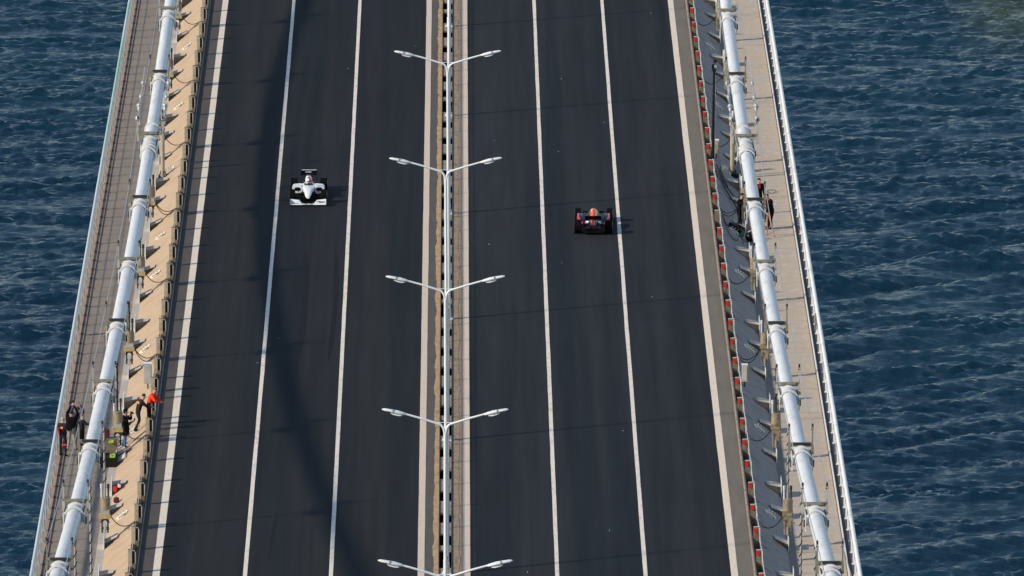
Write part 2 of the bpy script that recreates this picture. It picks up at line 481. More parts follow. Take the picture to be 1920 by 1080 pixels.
for x in (-.297, .2255):
    obj('edge_rail', MB().box(x-.012, x+.012, Y0-500, Y1-500, -.02, .05).mesh('edge_rail', 'dark_steel'), med)

# wire rope barrier standing on the median covers
bar = thing('median_barrier', 'low wire rope barrier of slim posts standing on the median between the lamp posts', 'barrier', (0.09, 500, 0))
pm = MB().box(-.022, .022, -.04, .04, 0, .80).box(-.09, .09, -.09, .09, 0, .02).mesh('post', 'rail_grey')
for y in posts_y:
    if 440 < y < 640: obj('post', pm, bar, (0, y-500, .012))
for z, x in ((.76, -.03), (.60, .03), (.44, -.03)):
    obj('wire_rope', MB().tube([(x, Y0-500, z), (x, Y1-500, z)], .011, 6).mesh('wire_rope', 'dark_steel'), bar)

# ------------------------------------------------------------------ street lamps
def tube_s(pts, r, n=10): return MB().tube(pts, r, n)
lamp_proto = None
def lamp_meshes():
    pole = MB().tube([(0,0,0),(0,0,.5)], .115, 12).tube([(0,0,.5),(0,0,6.5)], [.095,.08], 12).tube([(0,0,6.4),(0,0,11.45)], [.07,.06], 12)
    pole.box(-.2,.2,-.2,.2,0,.03)
    for a in (-.15,.15):
        for b in (-.15,.15): pole.tube([(a,b,.03),(a,b,.08)], .02, 6)
    door = MB().box(-.05,.05,-.128,-.115,.7,1.15)
    arms = []
    for s in (-1, 1):
        pts = [(0.01*s,0,11.25)]
        for k in range(1, 7):
            t = k/6; a = t*R(66)
            pts.append((s*(0.02+0.30*(1-math.cos(a))), 0, 11.45+.42*math.sin(a)))
        x0, z0 = pts[-1][0], pts[-1][2]
        pts += [(x0+s*.8, 0, z0+.25), (x0+s*1.30, 0, z0+.39)]
        arms.append(MB().tube(pts, [.048]*5+[.046]*2+[.042,.038], 10))
        tipx, tipz = pts[-1][0], pts[-1][2]
    rod = MB().tube([(-.30,0,11.90),(.30,0,11.90)], .014, 6)
    # head: flattened cobra head pointing outward
    heads = []
    for s in (-1, 1):
        mt = Matrix.Translation((s*tipx, 0, tipz)) @ Matrix.Rotation(s*R(-9), 4, 'Y') @ Matrix.Rotation(s*R(-90), 4, 'Z')
        mb = MB().loft([(0.0,0,0,.035,.035,2),(.06,0,.0,.06,.05,2.2),(.14,0,.01,.10,.055,2.4),(.35,0,.03,.13,.065,2.6),(.62,0,.045,.12,.052,2.6),(.85,0,.05,.10,.05,2.4),(.95,0,.05,.04,.02,2)], 14, mt)
        mb2 = MB().loft([(.16,0,-.075,.09,.012,2.6),(.30,0,-.09,.11,.03,2.4),(.50,0,-.07,.10,.025,2.4),(.60,0,-.045,.06,.01,2.4)], 12, mt)
        jb = MB().box(-.151,.151,.52,.527,.02,.122, mt)
        heads.append((mb, mb2, jb))
    return pole, door, arms, rod, heads
pole, door, arms, rod, heads = lamp_meshes()
LM = dict(pole=pole.mesh('pole','lamp_paint',smooth=True), door=door.mesh('service_door','rail_grey'), rod=rod.mesh('tie_rod','lamp_paint'),
          arms=[a.mesh('arm','lamp_paint',smooth=True) for a in arms],
          heads=[(h.mesh('lamp_head','lamp_paint',smooth=True), g.mesh('lens','lamp_paint',smooth=True), j.mesh('seam','dark_steel')) for h, g, j in heads])
desc = {402.15:'arms cut by the lower photo edge', 429.0:'lowest one fully spread in view', 455.85:'second full one up from the lower edge', 482.7:'third one up, level with the two racing cars', 509.55:'fourth one up, near the upper edge of the photo', 536.4:'only its lower pole showing near the upper edge', 563.25:'only its pole foot showing', 590.1:'only its foot showing at the upper photo edge', 617.0:'beyond the upper edge', 375.3:'below the lower edge'}
LAMP_Y = {402.15:401.4, 429.0:428.7, 455.85:455.8, 482.7:482.8, 509.55:510.1}
for y in [402.15, 429.0, 455.85, 482.7, 509.55, 536.4, 563.25, 590.1]:
    jx, jz = {455.85:(.03,0), 482.7:(-.01,0.), 509.55:(.12,0), 429.0:(0,0), 402.15:(.0,0)}.get(y, (.05,0))
    L_ = thing('street_lamp', 'white twin-arm lamp on the median, ' + desc[y], 'street lamp', (0.02+jx*.5, LAMP_Y.get(y, y), .012), 'twin-arm lamps along the median', R(random.uniform(-1.2, 1.2)))
    obj('pole', LM['pole'], L_); obj('service_door', LM['door'], L_); obj('tie_rod', LM['rod'], L_)
    for i in range(2):
        obj('arm', LM['arms'][i], L_)
        h = obj('lamp_head', LM['heads'][i][0], L_)
        obj('lens', LM['heads'][i][1], h); obj('seam', LM['heads'][i][2], h)
    L_.rotation_euler = (R(random.uniform(-.2,.2)), R(random.uniform(-.25,.25)), L_.rotation_euler[2])

# ------------------------------------------------------------------ walkways, kerbs, sloping edge plates, gussets
SX0, SX1, SZ0, SZ1 = 14.28, 13.03, -0.63, 0.30         # foot and head of the sloping plate
def slope_z(x): return SZ0 + (SX0-x)/(SX0-SX1)*(SZ1-SZ0)
for s, side in ((-1,'left'), (1,'right')):
    wk = bpy.data.objects.new('walkway', None); col.objects.link(wk); wk.location = (0,500,WZ); tag(wk, kind='structure')
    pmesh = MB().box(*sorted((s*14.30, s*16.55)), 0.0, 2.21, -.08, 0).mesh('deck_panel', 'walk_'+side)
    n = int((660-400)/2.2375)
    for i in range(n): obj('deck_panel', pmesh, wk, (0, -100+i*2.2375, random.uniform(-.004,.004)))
    struct('kerb', MB().box(*sorted((s*16.553, s*16.95)), Y0, Y1, -1.2, WZ+.05).mesh('kerb', 'kerb_tan' if s < 0 else 'grey_strip'))  # right kerb takes a dark grey: its shadow is put into the colour
    struct('gutter_strip', MB().box(*sorted((s*14.20, s*14.56)), Y0, Y1, WZ+.004, WZ+.012).mesh('gutter_strip', 'gusset_paint' if s < 0 else 'walk_left'))
    fa = bpy.data.objects.new('edge_fairing', None); col.objects.link(fa); fa.location = (0,500,0); tag(fa, kind='structure')
    pm_ = 'plate_paint' if s < 0 else 'plate_paint_right_shaded'
    P = D/4
    for i in range(-22, 32):
        yb = MID + i*P - P/2
        mb = MB().prism([(s*SX0,SZ0),(s*SX1,SZ1),(s*(SX1-.02),SZ1-.05),(s*(SX0-.03),SZ0-.06)], 1, .01, P-.01)
        if i == -22: pan = mb.mesh('fairing_panel', pm_)
        o = obj('fairing_panel', pan, fa, (0, yb-500, random.uniform(-.003,.003)))
    # thin raised weld ribs near the head of the plate
    rib = MB().prism([(s*13.05,SZ1-.015),(s*13.42,slope_z(13.42)),(s*13.42,slope_z(13.42)+.012),(s*13.05,SZ1+.04)], 1, 0, .02).mesh('rib', 'gusset_paint' if s < 0 else pm_)
    for i in range(-22, 32): obj('rib', rib, fa, (0, MID+i*P-500+.6, 0))
    dx = 0.0
    # gussets, three per hanger bay
    def gusset(h_out, top_in, w):
        """transverse triangular web with an inward flange and an upright end plate in the cable plane"""
        xo = 14.24; zi = slope_z(xo-w)+top_in; pr = h_out; h_out = h_out-.26
        web = MB().prism([(s*xo,WZ-.02),(s*xo,WZ+h_out-.12),(s*(xo-w),zi),(s*(xo-w),slope_z(xo-w)-.02)], 1, -.012, .012)
        fl = MB().prism([(s*xo,WZ+h_out-.13),(s*xo,WZ+h_out-.10),(s*(xo-w-.02),zi+.02),(s*(xo-w-.02),zi-.01)], 1, -.35, .35)
        en = MB().box(*sorted((s*(xo+.002), s*(xo+.03))), -.70, .36, WZ-.02, WZ+pr-.06)
        g = s*1.0
        return web.mesh('gusset','gusset_paint'), fl.mesh('flange','gusset_paint'), en.mesh('end_plate','white_paint')
    big = gusset(.80, .12, .56); small = gusset(.66, .08, .52); anch = gusset(.60, .10, .52)
    for k in range(-6, 11):
        ya = MID - D*k + (.0 if s < 0 else -.5)
        for dy, g in ((10.7, big), (6.3, small), (0, anch)):
            if dy == 6.3 and False: continue
            o = obj('gusset', g[0], fa, (0, ya+dy-500, 0))
            obj('flange', g[1], o); obj('end_plate', g[2], o)
    # inspection hatches on the slope
    ang = math.atan2(SZ1-SZ0, SX0-SX1)
    mt = Matrix.Translation((s*13.62, 0, slope_z(13.62))) @ Matrix.Rotation(s*ang, 4, 'Y')
    N_ = 14
    ring = [(.31*math.cos(2*math.pi*i/N_), .42*math.sin(2*math.pi*i/N_)) for i in range(N_)]
    mb = MB(); vs = [mt @ Vector((x,y,z)) for z in (0,.045) for x,y in ring]
    mb.add(vs, [tuple(range(N_)), tuple(range(N_,2*N_))]+[(i,(i+1)%N_,(i+1)%N_+N_,i+N_) for i in range(N_)])
    hatch = mb.mesh('hatch', 'line_paint')
    slot = MB().box(-.14,.20,-.36,-.24,.02,.055, mt).mesh('slot', 'black')
    hd = MB()
    for a in (-.14, .0, .14): hd.tube([mt @ Vector((a,-.05,.03)), mt @ Vector((a,-.05,.16)), mt @ Vector((a,.15,.16)), mt @ Vector((a,.15,.03))], .014, 6)
    handle = hd.mesh('handle', 'silver')
    for k in range(-5, 10):
        yy = MID - D*(k) + (4.0 if k > 0 else -4.6)
        if k == 0: yy = MID - 4.2 if s < 0 else MID-3
        if k < 0: yy = MID - D*k - 4.6
        h = obj('hatch', hatch, fa, (0, yy-500, 0)); obj('slot', slot, h); obj('handle', handle, h)
    yy = MID+13.2-.4; h = obj('hatch', hatch, fa, (0, yy-500-0, 0)); obj('slot', slot, h); obj('handle', handle, h)

# ------------------------------------------------------------------ outer railings
def railing(s):
    lab = ('pale steel pedestrian railing with round top pipe along the left bridge edge' if s < 0 else
           'white steel pedestrian railing along the right edge of the bridge')
    r = thing('pedestrian_railing', lab, 'railing', (s*RX, 500, WZ+.05))
    rad = .075 if s < 0 else .082
    m = 'rail_pipe_green' if s < 0 else 'white_paint'
    post = MB().box(-.03,.03,-.035,.035,0,1.17).box(-.09,.09,-.07,.07,0,.03)
    post.box(-s*.03-.02, -s*.03+.02, -.02,.02, 0, .5)
    pm = post.mesh('post', 'rail_grey' if s < 0 else 'white_paint')
    base = MB().box(-s*.22-.05, -s*.22+.05, -.05,.05, -.0,.09).mesh('foot_bolt', 'dark_steel')
    seg = 13
    pts_y = [440-500 + i*(640-440)/seg for i in range(seg+1)]
    for i in range(seg):
        a, b = pts_y[i], pts_y[i+1]
        obj('top_pipe', MB().tube([(0,a,1.2),(0,b-.04,1.2)], rad, 12).tube([(0,b-.10,1.2),(0,b-.02,1.2)], rad+.012, 12).mesh('top_pipe', m, smooth=True), r)
    for z in (.80, .42):
        obj('rail', MB().tube([(-s*.02,-60,z),(-s*.02,140,z)], .013, 6).mesh('rail', 'rail_grey' if s < 0 else 'white_paint'), r)
    if s > 0:
        obj('toe_rail', MB().box(-.30,-.25,-60,140,.0,.10).mesh('toe_rail', 'white_paint'), r)
    else:
        obj('toe_rail', MB().box(.18,.20,-60,140,.01,.06).mesh('toe_rail', 'dark_steel'), r)
    for i in range(89):
        y = -60+i*2.2375
        p = obj('post', pm, r, (0, y, 0), R(random.uniform(-3,3)))
        if s < 0: obj('foot_bolt', base, p)
    yb = 9.3
    obj('notice_board', MB().box(-s*.08-.03, -s*.08+.03, yb-.15, yb+.15, .25,.95).mesh('notice_board', 'frame_steel'), r)
railing(-1); railing(1)

# ------------------------------------------------------------------ parapet guardrails next to the traffic
def wbeam(x, z, s, m, y0=440, y1=645):
    pr = [(0,0),(.035,.04),(.035,.10),(0,.155),(.035,.21),(.035,.27),(0,.31)]
    poly = [(x-s*a, z+b) for a, b in pr] + [(x-s*a+s*.012, z+b) for a, b in reversed(pr)]
    return MB().prism(poly, 1, y0-500, y1-500).mesh('rail_beam', m)
P = D/4
def guardrail_left():
    g = thing('guardrail', 'beige steel guardrail with boxed posts beside the left traffic lanes', 'guardrail', (-12.9, 500, 0))
    obj('rail_beam', MB().box(.20,.25, -60,145, .0,.12).mesh('rail_beam','beam_grey'), g)
    obj('lower_rail', MB().box(.10,.18, -60,145, -.0,.10).mesh('lower_rail','beam_grey'), g)
    obj('back_rail', MB().box(-.09,-.05, -60,145, .10,.30).mesh('back_rail','post_paint'), g)
    plate = MB().box(-.13,.035,-.06,.10,-.02,.98)
    for z in (.25,.5,.75): plate.tube([(-.05,-.075,z),(-.05,-.06,z)], .018, 6)
    pm = plate.mesh('post', 'post_paint')
    rec = MB().box(.036,.15,-.02,.10,.42,.93).mesh('recess_shade', 'black')  # solid black block; the shade of the hollow is put in as colour
    br = MB().prism([(.155,.40),(.155,.90),(.165,.93),(.19,.84),(.18,.40)], 1, -.05,.07)
    br.prism([(.036,.935),(.036,.955),(.15,.95),(.15,.935)], 1, -.05, .06)
    bm_ = br.mesh('bracket', 'gusset_paint')
    low = MB().box(.04,.17,-.05,.08,.0,.40).mesh('spacer', 'post_paint_dark')
    cap = MB().box(-.13,.035,-.05,.09,.982,1.0).mesh('cap', 'post_paint_dark')
    for i in range(-21, 25):
        y = MID + i*P + 1.0
        if not 441 < y < 643: continue
        p = obj('post', pm, g, (random.uniform(-.01,.01), y-500, 0), R(random.uniform(-2,2)))
        obj('recess_shade', rec, p); obj('bracket', bm_, p); obj('spacer', low, p); obj('cap', cap, p)
guardrail_left()
def guardrail_right():
    g = thing('guardrail', 'brown steel guardrail with red reflectors on its posts beside the right traffic lanes', 'guardrail', (12.83, 500, 0))
    obj('rail_beam', wbeam(-.16, .14, 1, 'beam_rust'), g)
    obj('top_rail', MB().tube([(-.20,-60,.50),(-.20,145,.50)], .06, 8).mesh('top_rail','beam_rust',smooth=True), g)
    obj('lower_rail', MB().box(-.22,-.10, -60,145, .05,.16).mesh('lower_rail','beam_grey'), g)
    obj('edge_strip', MB().box(.165,.195,-60,145,.30,.40).mesh('edge_strip','band_paint'), g)
    post = MB().box(-.11,.10,-.05,.09,-.02,.98)
    for z in (.32,.42,.52,.62): post.box(-.10,.09,-.062,-.05,z,z+.035, Matrix.Rotation(R(0),4,'Y'))
    pm = post.mesh('post', 'post_paint_dark')
    side = MB().box(.12,.16,-.08,.07,.1,.95).mesh('side_plate','band_paint')
    cap = MB().prism([(-.12,.985),(.15,1.0),(.15,1.015),(-.12,1.0)], 1, -.04,.03).mesh('cap','band_paint')
    rec = MB().box(-.09,.10,-.02,.07,.02,.45).mesh('recess_shade','black')
    ref = MB()
    N_ = 10
    ref.prism([(-.12,.80),(-.08,.765),(.0,.765),(.04,.80),(.03,.91),(.01,.95),(-.11,.95),(-.12,.92)], 1, -.10, -.064)
    rm = ref.mesh('reflector', 'reflector_red')
    for i in range(-21, 25):
        y = MID + i*P + .8
        if not 441 < y < 643: continue
        p = obj('post', pm, g, (random.uniform(-.012,.012), y-500, 0), R(random.uniform(-3,3)))
        obj('side_plate', side, p); obj('cap', cap, p)
        rf = obj('reflector', rm, p)
        if i == -1: rf.location = (0.03, 0, -.12); rf.scale = (.6, 1, .5)
        else: rf.location = (random.uniform(-.02,.02), 0, random.uniform(-.02,.02))
guardrail_right()

# ------------------------------------------------------------------ main cables with bands, rope supports, hand ropes
def ch(y):
    k = (MID-y)/D
    return 3.45 + .11*k*k + .17*k
def main_cable(s):
    side = 'left' if s < 0 else 'right'
    off = 0.0 if s < 0 else -.5
    X = s*CX
    c = thing('main_cable', 'thick white suspension cable rising over the %s walkway' % side, 'cable', (X, MID, 0))
    f = lambda y: ch(y-off) - (.0 if s < 0 else .05)
    ks = list(range(-6, 11))
    ys = [MID+off - D*k for k in ks]
    for a, b in zip(ys[:-1], ys[1:]):
        pts = [(0, b + (a-b)*t/6 - MID, f(b+(a-b)*t/6)) for t in range(7)]
        obj('cable_length', MB().tube(pts, .29, 24).mesh('cable_length', 'cable_paint', smooth=True), c)
    for k, y in zip(ks, ys):
        z = f(y); sl_ = (f(y-1)-f(y+1))/2
        rot = Matrix.Translation((0, y-MID, z)) @ Matrix.Rotation(math.atan(-sl_), 4, 'X')
        def T(*p): return rot @ Vector(p)
        mb = MB()
        mb.tube([T(0,-.75,0), T(0,.75,0)], .335, 24)
        for yy in (-.75,.62): mb.tube([T(0,yy,0), T(0,yy+.13,0)], .385, 24)
        if k == 0:
            sl2 = MB().tube([T(0,-2.6,0), T(0,-.76,0)], .345, 24)
            for yy in (-2.6,-1.6): sl2.tube([T(0,yy,0), T(0,yy+.13,0)], .40, 24)
            obj('sleeve', sl2.mesh('sleeve', 'band_paint', smooth=True), c)
            obj('collar', MB().tube([T(0,4.6,0), T(0,4.75,0)], .38, 24).mesh('collar', 'band_paint', smooth=True), c)
        band = obj('cable_band', mb.mesh('cable_band', 'band_paint', smooth=True), c)
        for q in (-1, 1):
            fl = MB().box(q*.36-.045, q*.36+.045, -.72, .72, -.16, .16, rot)
            fl.box(q*.41-.02, q*.41+.02, -.85, -.65, -.45, .12, rot)
            obj('flange', fl.mesh('flange', 'band_paint'), band)
            bo = MB()
            for yy in (-.6,-.3,0,.3,.6): bo.tube([T(q*.36,yy,-.24), T(q*.36,yy,.24)], .028, 6)
            bo.tube([T(q*.44,-.6,-.30), T(q*.44,-.6,-.02)], .05, 8)
            tag(obj('bolt', bo.mesh('bolt', 'dark_steel'), band), kind='stuff')
        lug = MB().box(-.05,.05,-.35,.35,-.62,-.33, rot)
        obj('hanger_lug', lug.mesh('hanger_lug', 'band_paint'), band)
    # rope supports just beyond each band
    tops = []
    for k, y in zip(ks, ys):
        y = y + (1.3 if k != 0 else 1.6); z = f(y) + .36
        w = .50 if k != 0 else .62
        mb = MB().box(-w, w, y-MID-.10, y-MID+.10, z, z+.05).box(-w, w, y-MID-.11, y-MID-.09, z-.08, z+.10)
        sup = obj('rope_support', mb.mesh('rope_support', 'frame_steel'), c)
        saddle = MB().box(-.34,.34,y-MID-.16,y-MID-.115,z-.01,z+.10); saddle.box(-.25,.25,y-MID-.08,y-MID+.08,z-.05,z)
        obj('saddle', saddle.mesh('saddle', 'frame_steel' if k % 2 == 0 else 'dark_steel'), sup)
        for q in (-1, 1):
            ht = .72
            x = q*(w-.03)
            up = MB().box(x-.028, x+.028, y-MID-.04, y-MID+.04, z+.04, z+ht)
            up.box(x-.05, x+.05, y-MID-.14, y-MID-.06, z-.38, z+.0)
            obj('upright', up.mesh('upright', 'rail_grey' if (k+q) % 2 else 'frame_steel'), sup)
            cl = MB().tube([(x,y-MID-.05,z+ht-.03),(x,y-MID-.05,z+ht+.12)], .04, 8).box(x-.05,x+.05,y-MID-.10,y-MID,z+ht-.12,z+ht-.07).ball((x,y-MID-.05,z+ht+.1), .045, 8, 5)
            obj('rope_clamp', cl.mesh('rope_clamp', 'dark_steel'), sup)
            if q*s > 0 and k in (-1, 1, 3, 4):
                gb = MB().box(x-.07, x+.06, y-MID-.22, y-MID-.10, z-.42, z-.27)
                obj('counterweight', gb.mesh('counterweight', 'gold_paint'), sup)
        tops.append((y-MID, z+.70, w-.03))
    for q in (-1, 1):
        for i in range(len(tops)-1):
            a, b = tops[i], tops[i+1]
            pts = []
            for t in range(9):
                u = t/8
                pts.append((q*(a[2]+(b[2]-a[2])*u), a[0]+(b[0]-a[0])*u, a[1]+(b[1]-a[1])*u - .10*4*u*(1-u)))
            obj('hand_rope', MB().tube(pts, .017, 6).mesh('hand_rope', 'rope_steel'), c)
    # doubled ropes and turnbuckles near mid span
    for q in (-1, 1):
        y2 = D*.65; z2 = f(MID+y2)+1.0; x = q*.62
        a = (x, 1.6, f(MID+1.6)+1.0); b = (x, 18.8, f(MID+18.8)+1.05)
        mb = MB().tube([a, (x, y2, z2+.1), (x*1.03, y2+4, z2+.2)], .02, 6)
        for t in (.3,.62,1.0):
            p = Vector(a).lerp(Vector((x, y2, z2+.1)), t)
            mb.tube([p-Vector((0,.35,.09)), p+Vector((0,.35,.09))], .055, 8).ball(p, .10, 8, 5)
        obj('turnbuckle', mb.mesh('turnbuckle', 'silver'), c)
        nb = MB()
        for t in (0,1): nb.ball((x, 2.2+t*2.5, f(MID)+.95+.18*t), .14, 8, 5).tube([(x,2.2+t*2.5,f(MID)+.2),(x,2.2+t*2.5,f(MID)+1.1)], .045, 8)
        obj('rope_socket', nb.mesh('rope_socket', 'silver'), c)
    return f, off
for s in (-1, 1):
    f, off = main_cable(s)
    side = 'left' if s < 0 else 'right'
    vis = [k for k in range(9, -6, -1) if 450 < MID-D*k < 620]
    # shared hanger fittings, origin at the anchor
    pin = MB().tube([(-.17,0,.16),(.17,0,.16)], .06, 10)
    clevis = MB()
    for q in (-1, 1):
        clevis.prism([(q*.12-.03,.0),(q*.12+.03,.0),(q*.12+.03,.55),(q*.12-.03,.55)], 1, -.13,.13)
    N_ = 12
    clevis.tube([(.14*math.cos(math.pi*i/8), 0, .40+.16*math.sin(math.pi*i/8)) for i in range(9)], .05, 8)
    blk = MB().box(-.235,.235,-.18,.18,.60,.78)
    gold_r = MB().prism([(-.22,1.02),(.22,1.02),(.22,.62),(.13,.30),(.10,.02),(-.10,.02),(-.13,.30),(-.22,.62)], 1, -.10,.0)
    for x in (-.14,.14): gold_r.tube([(x,-.16,.62),(x,-.10,.62)], .05, 8)
    silv = MB().box(-.18,.18,-.14,.14,.785,1.0)
    cyl = MB().tube([(0,0,1.0),(0,0,1.50)], .20, 16).tube([(.14,.02,1.0),(.14,.02,1.46)], .085, 10)
    rods = [MB().tube([(q*.14,0,1.45),(q*.14,0,2.02)], .038, 8).tube([(q*.14,0,1.88),(q*.14,0,2.06)], .055, 8) for q in (-1, 1)]
    me_pin = pin.mesh('pin','silver',smooth=True); me_cl = clevis.mesh('clevis','dark_steel' if s<0 else 'bronze_paint',smooth=True)
    me_ring = MB().tube([(0,-.15,.0),(0,-.15,.34)], .045, 8).mesh('pin_link', 'silver', smooth=True)
    me_blk = (blk if s < 0 else gold_r).mesh('clamp_block', 'gold_paint' if s < 0 else 'bronze_paint')
    me_si = silv.mesh('spacer_block', 'silver' if s < 0 else 'bronze_paint'); me_cy = cyl.mesh('socket','bronze_paint',smooth=True)
    me_rod = [r_.mesh('rod','dark_steel' if i else 'band_paint',smooth=True) for i, r_ in enumerate(rods)]
    for k in range(-4, 8):
        y = MID+off-D*k
        if k in vis:
            i = vis.index(k)
            lab = 'bronze and gold hanger socket on the %s edge, %s' % (side, 'nearest the lower photo edge' if i == 0 else ORD[i] + ' from the lower photo edge')
        else:
            lab = 'dark hanger rope under the %s cable, %s clamp from the lower edge' % (side, {5:'third',6:'second',7:'lowest'}[k])
        if s < 0 and k == 3: lab = 'bronze and gold hanger socket on the left edge beside the hooded man'
        hg = thing('hanger', lab, 'hanger', (s*14.22, y, 0.0), 'vertical hangers with sockets under the %s cable' % side)
        top = f(y) - .45
        obj('clevis', me_cl, hg); pp = obj('pin', me_pin, hg); obj('pin_link', me_ring, pp)
        obj('clamp_block', me_blk, hg); obj('spacer_block', me_si, hg); obj('socket', me_cy, hg)
        for m_ in me_rod: obj('rod', m_, hg)
        dx = s*CX - s*14.22
        rp = obj('rope', MB().tube([(0,0,1.4),(dx,0,top)], .045, 8).mesh('rope','dark_steel' if k < 4 else 'rope_steel'), hg)
        if k >= 1:
            pts = []; z0 = 1.9; z1 = top
            nn = int((z1-z0)/.06)
            for j in range(nn+1):
                z = z0+(z1-z0)*j/max(nn,1); t = (z-z0)/.42*2*math.pi
                u = (z-1.4)/(top-1.4)
                pts.append((dx*u+.05*math.cos(t), .05*math.sin(t), z))
            if len(pts) > 2: obj('spiral_strake', MB().tube(pts, .022, 5).mesh('spiral_strake','black'), rp)
        # signal wire drooping to the guardrail
        xe = -s*(14.22-13.10); zz = [.75, .75]
        for w_ in range(2 if k in (0, 2) else 1):
            pts = []
            for j in range(13):
                u = j/12
                pts.append((xe*u + (-s*.2)*(1-u), -.1-.5*w_*u-.3*u, .78+(.45-.78)*u - (.55+.2*w_)*4*u*(1-u)*.5*(1.1-.2*u)))
            # keep it above the sloping plate
            pts = [(x_, y_, max(z_, slope_z(min(SX0, max(SX1, abs(s*14.22+x_))))+.05)) for x_, y_, z_ in pts]
            obj('signal_wire', MB().tube(pts, .02, 6).mesh('signal_wire','black',smooth=True), hg)

# ------------------------------------------------------------------ racing cars
mat('car_white', (0.86, 0.88, 0.90), 0.25, var=0.0, coat=.4)
mat('car_navy', (0.0035, 0.004, 0.011), 0.3, var=0.0, spec=.3)
mat('car_black', (0.003, 0.003, 0.004), 0.4, var=0.0, spec=.2)
mat('car_red', (0.70, 0.02, 0.05), 0.3, var=0.0, coat=.3)
mat('car_orange', (0.85, 0.075, 0.012), 0.3, var=0.0, coat=.3)
mat('car_yellow', (0.90, 0.48, 0.06), 0.3, var=0.0, coat=.3)
mat('tyre', (0.004, 0.004, 0.004), 0.8, var=0.15, vscale=10, spec=.1)
mat('rim', (0.45, 0.45, 0.47), 0.3, 0.8, var=0.0)
mat('helmet_red', (0.70, 0.02, 0.05), 0.25, var=0.0)
mat('skin', (0.50, 0.27, 0.19), 0.6, var=0.06)
def textmesh(txt, size, shear=0.3, ext=.004, bold=0.01):
    cu = bpy.data.curves.new('t', 'FONT'); cu.body = txt; cu.size = size; cu.shear = shear
    cu.extrude = ext; cu.offset = bold; cu.align_x = 'CENTER'; cu.align_y = 'CENTER'
    o = bpy.data.objects.new('t', cu); col.objects.link(o)
    dg = bpy.context.evaluated_depsgraph_get()
    me = bpy.data.meshes.new_from_object(o.evaluated_get(dg))
    bpy.data.objects.remove(o); bpy.data.curves.remove(cu)
    return me
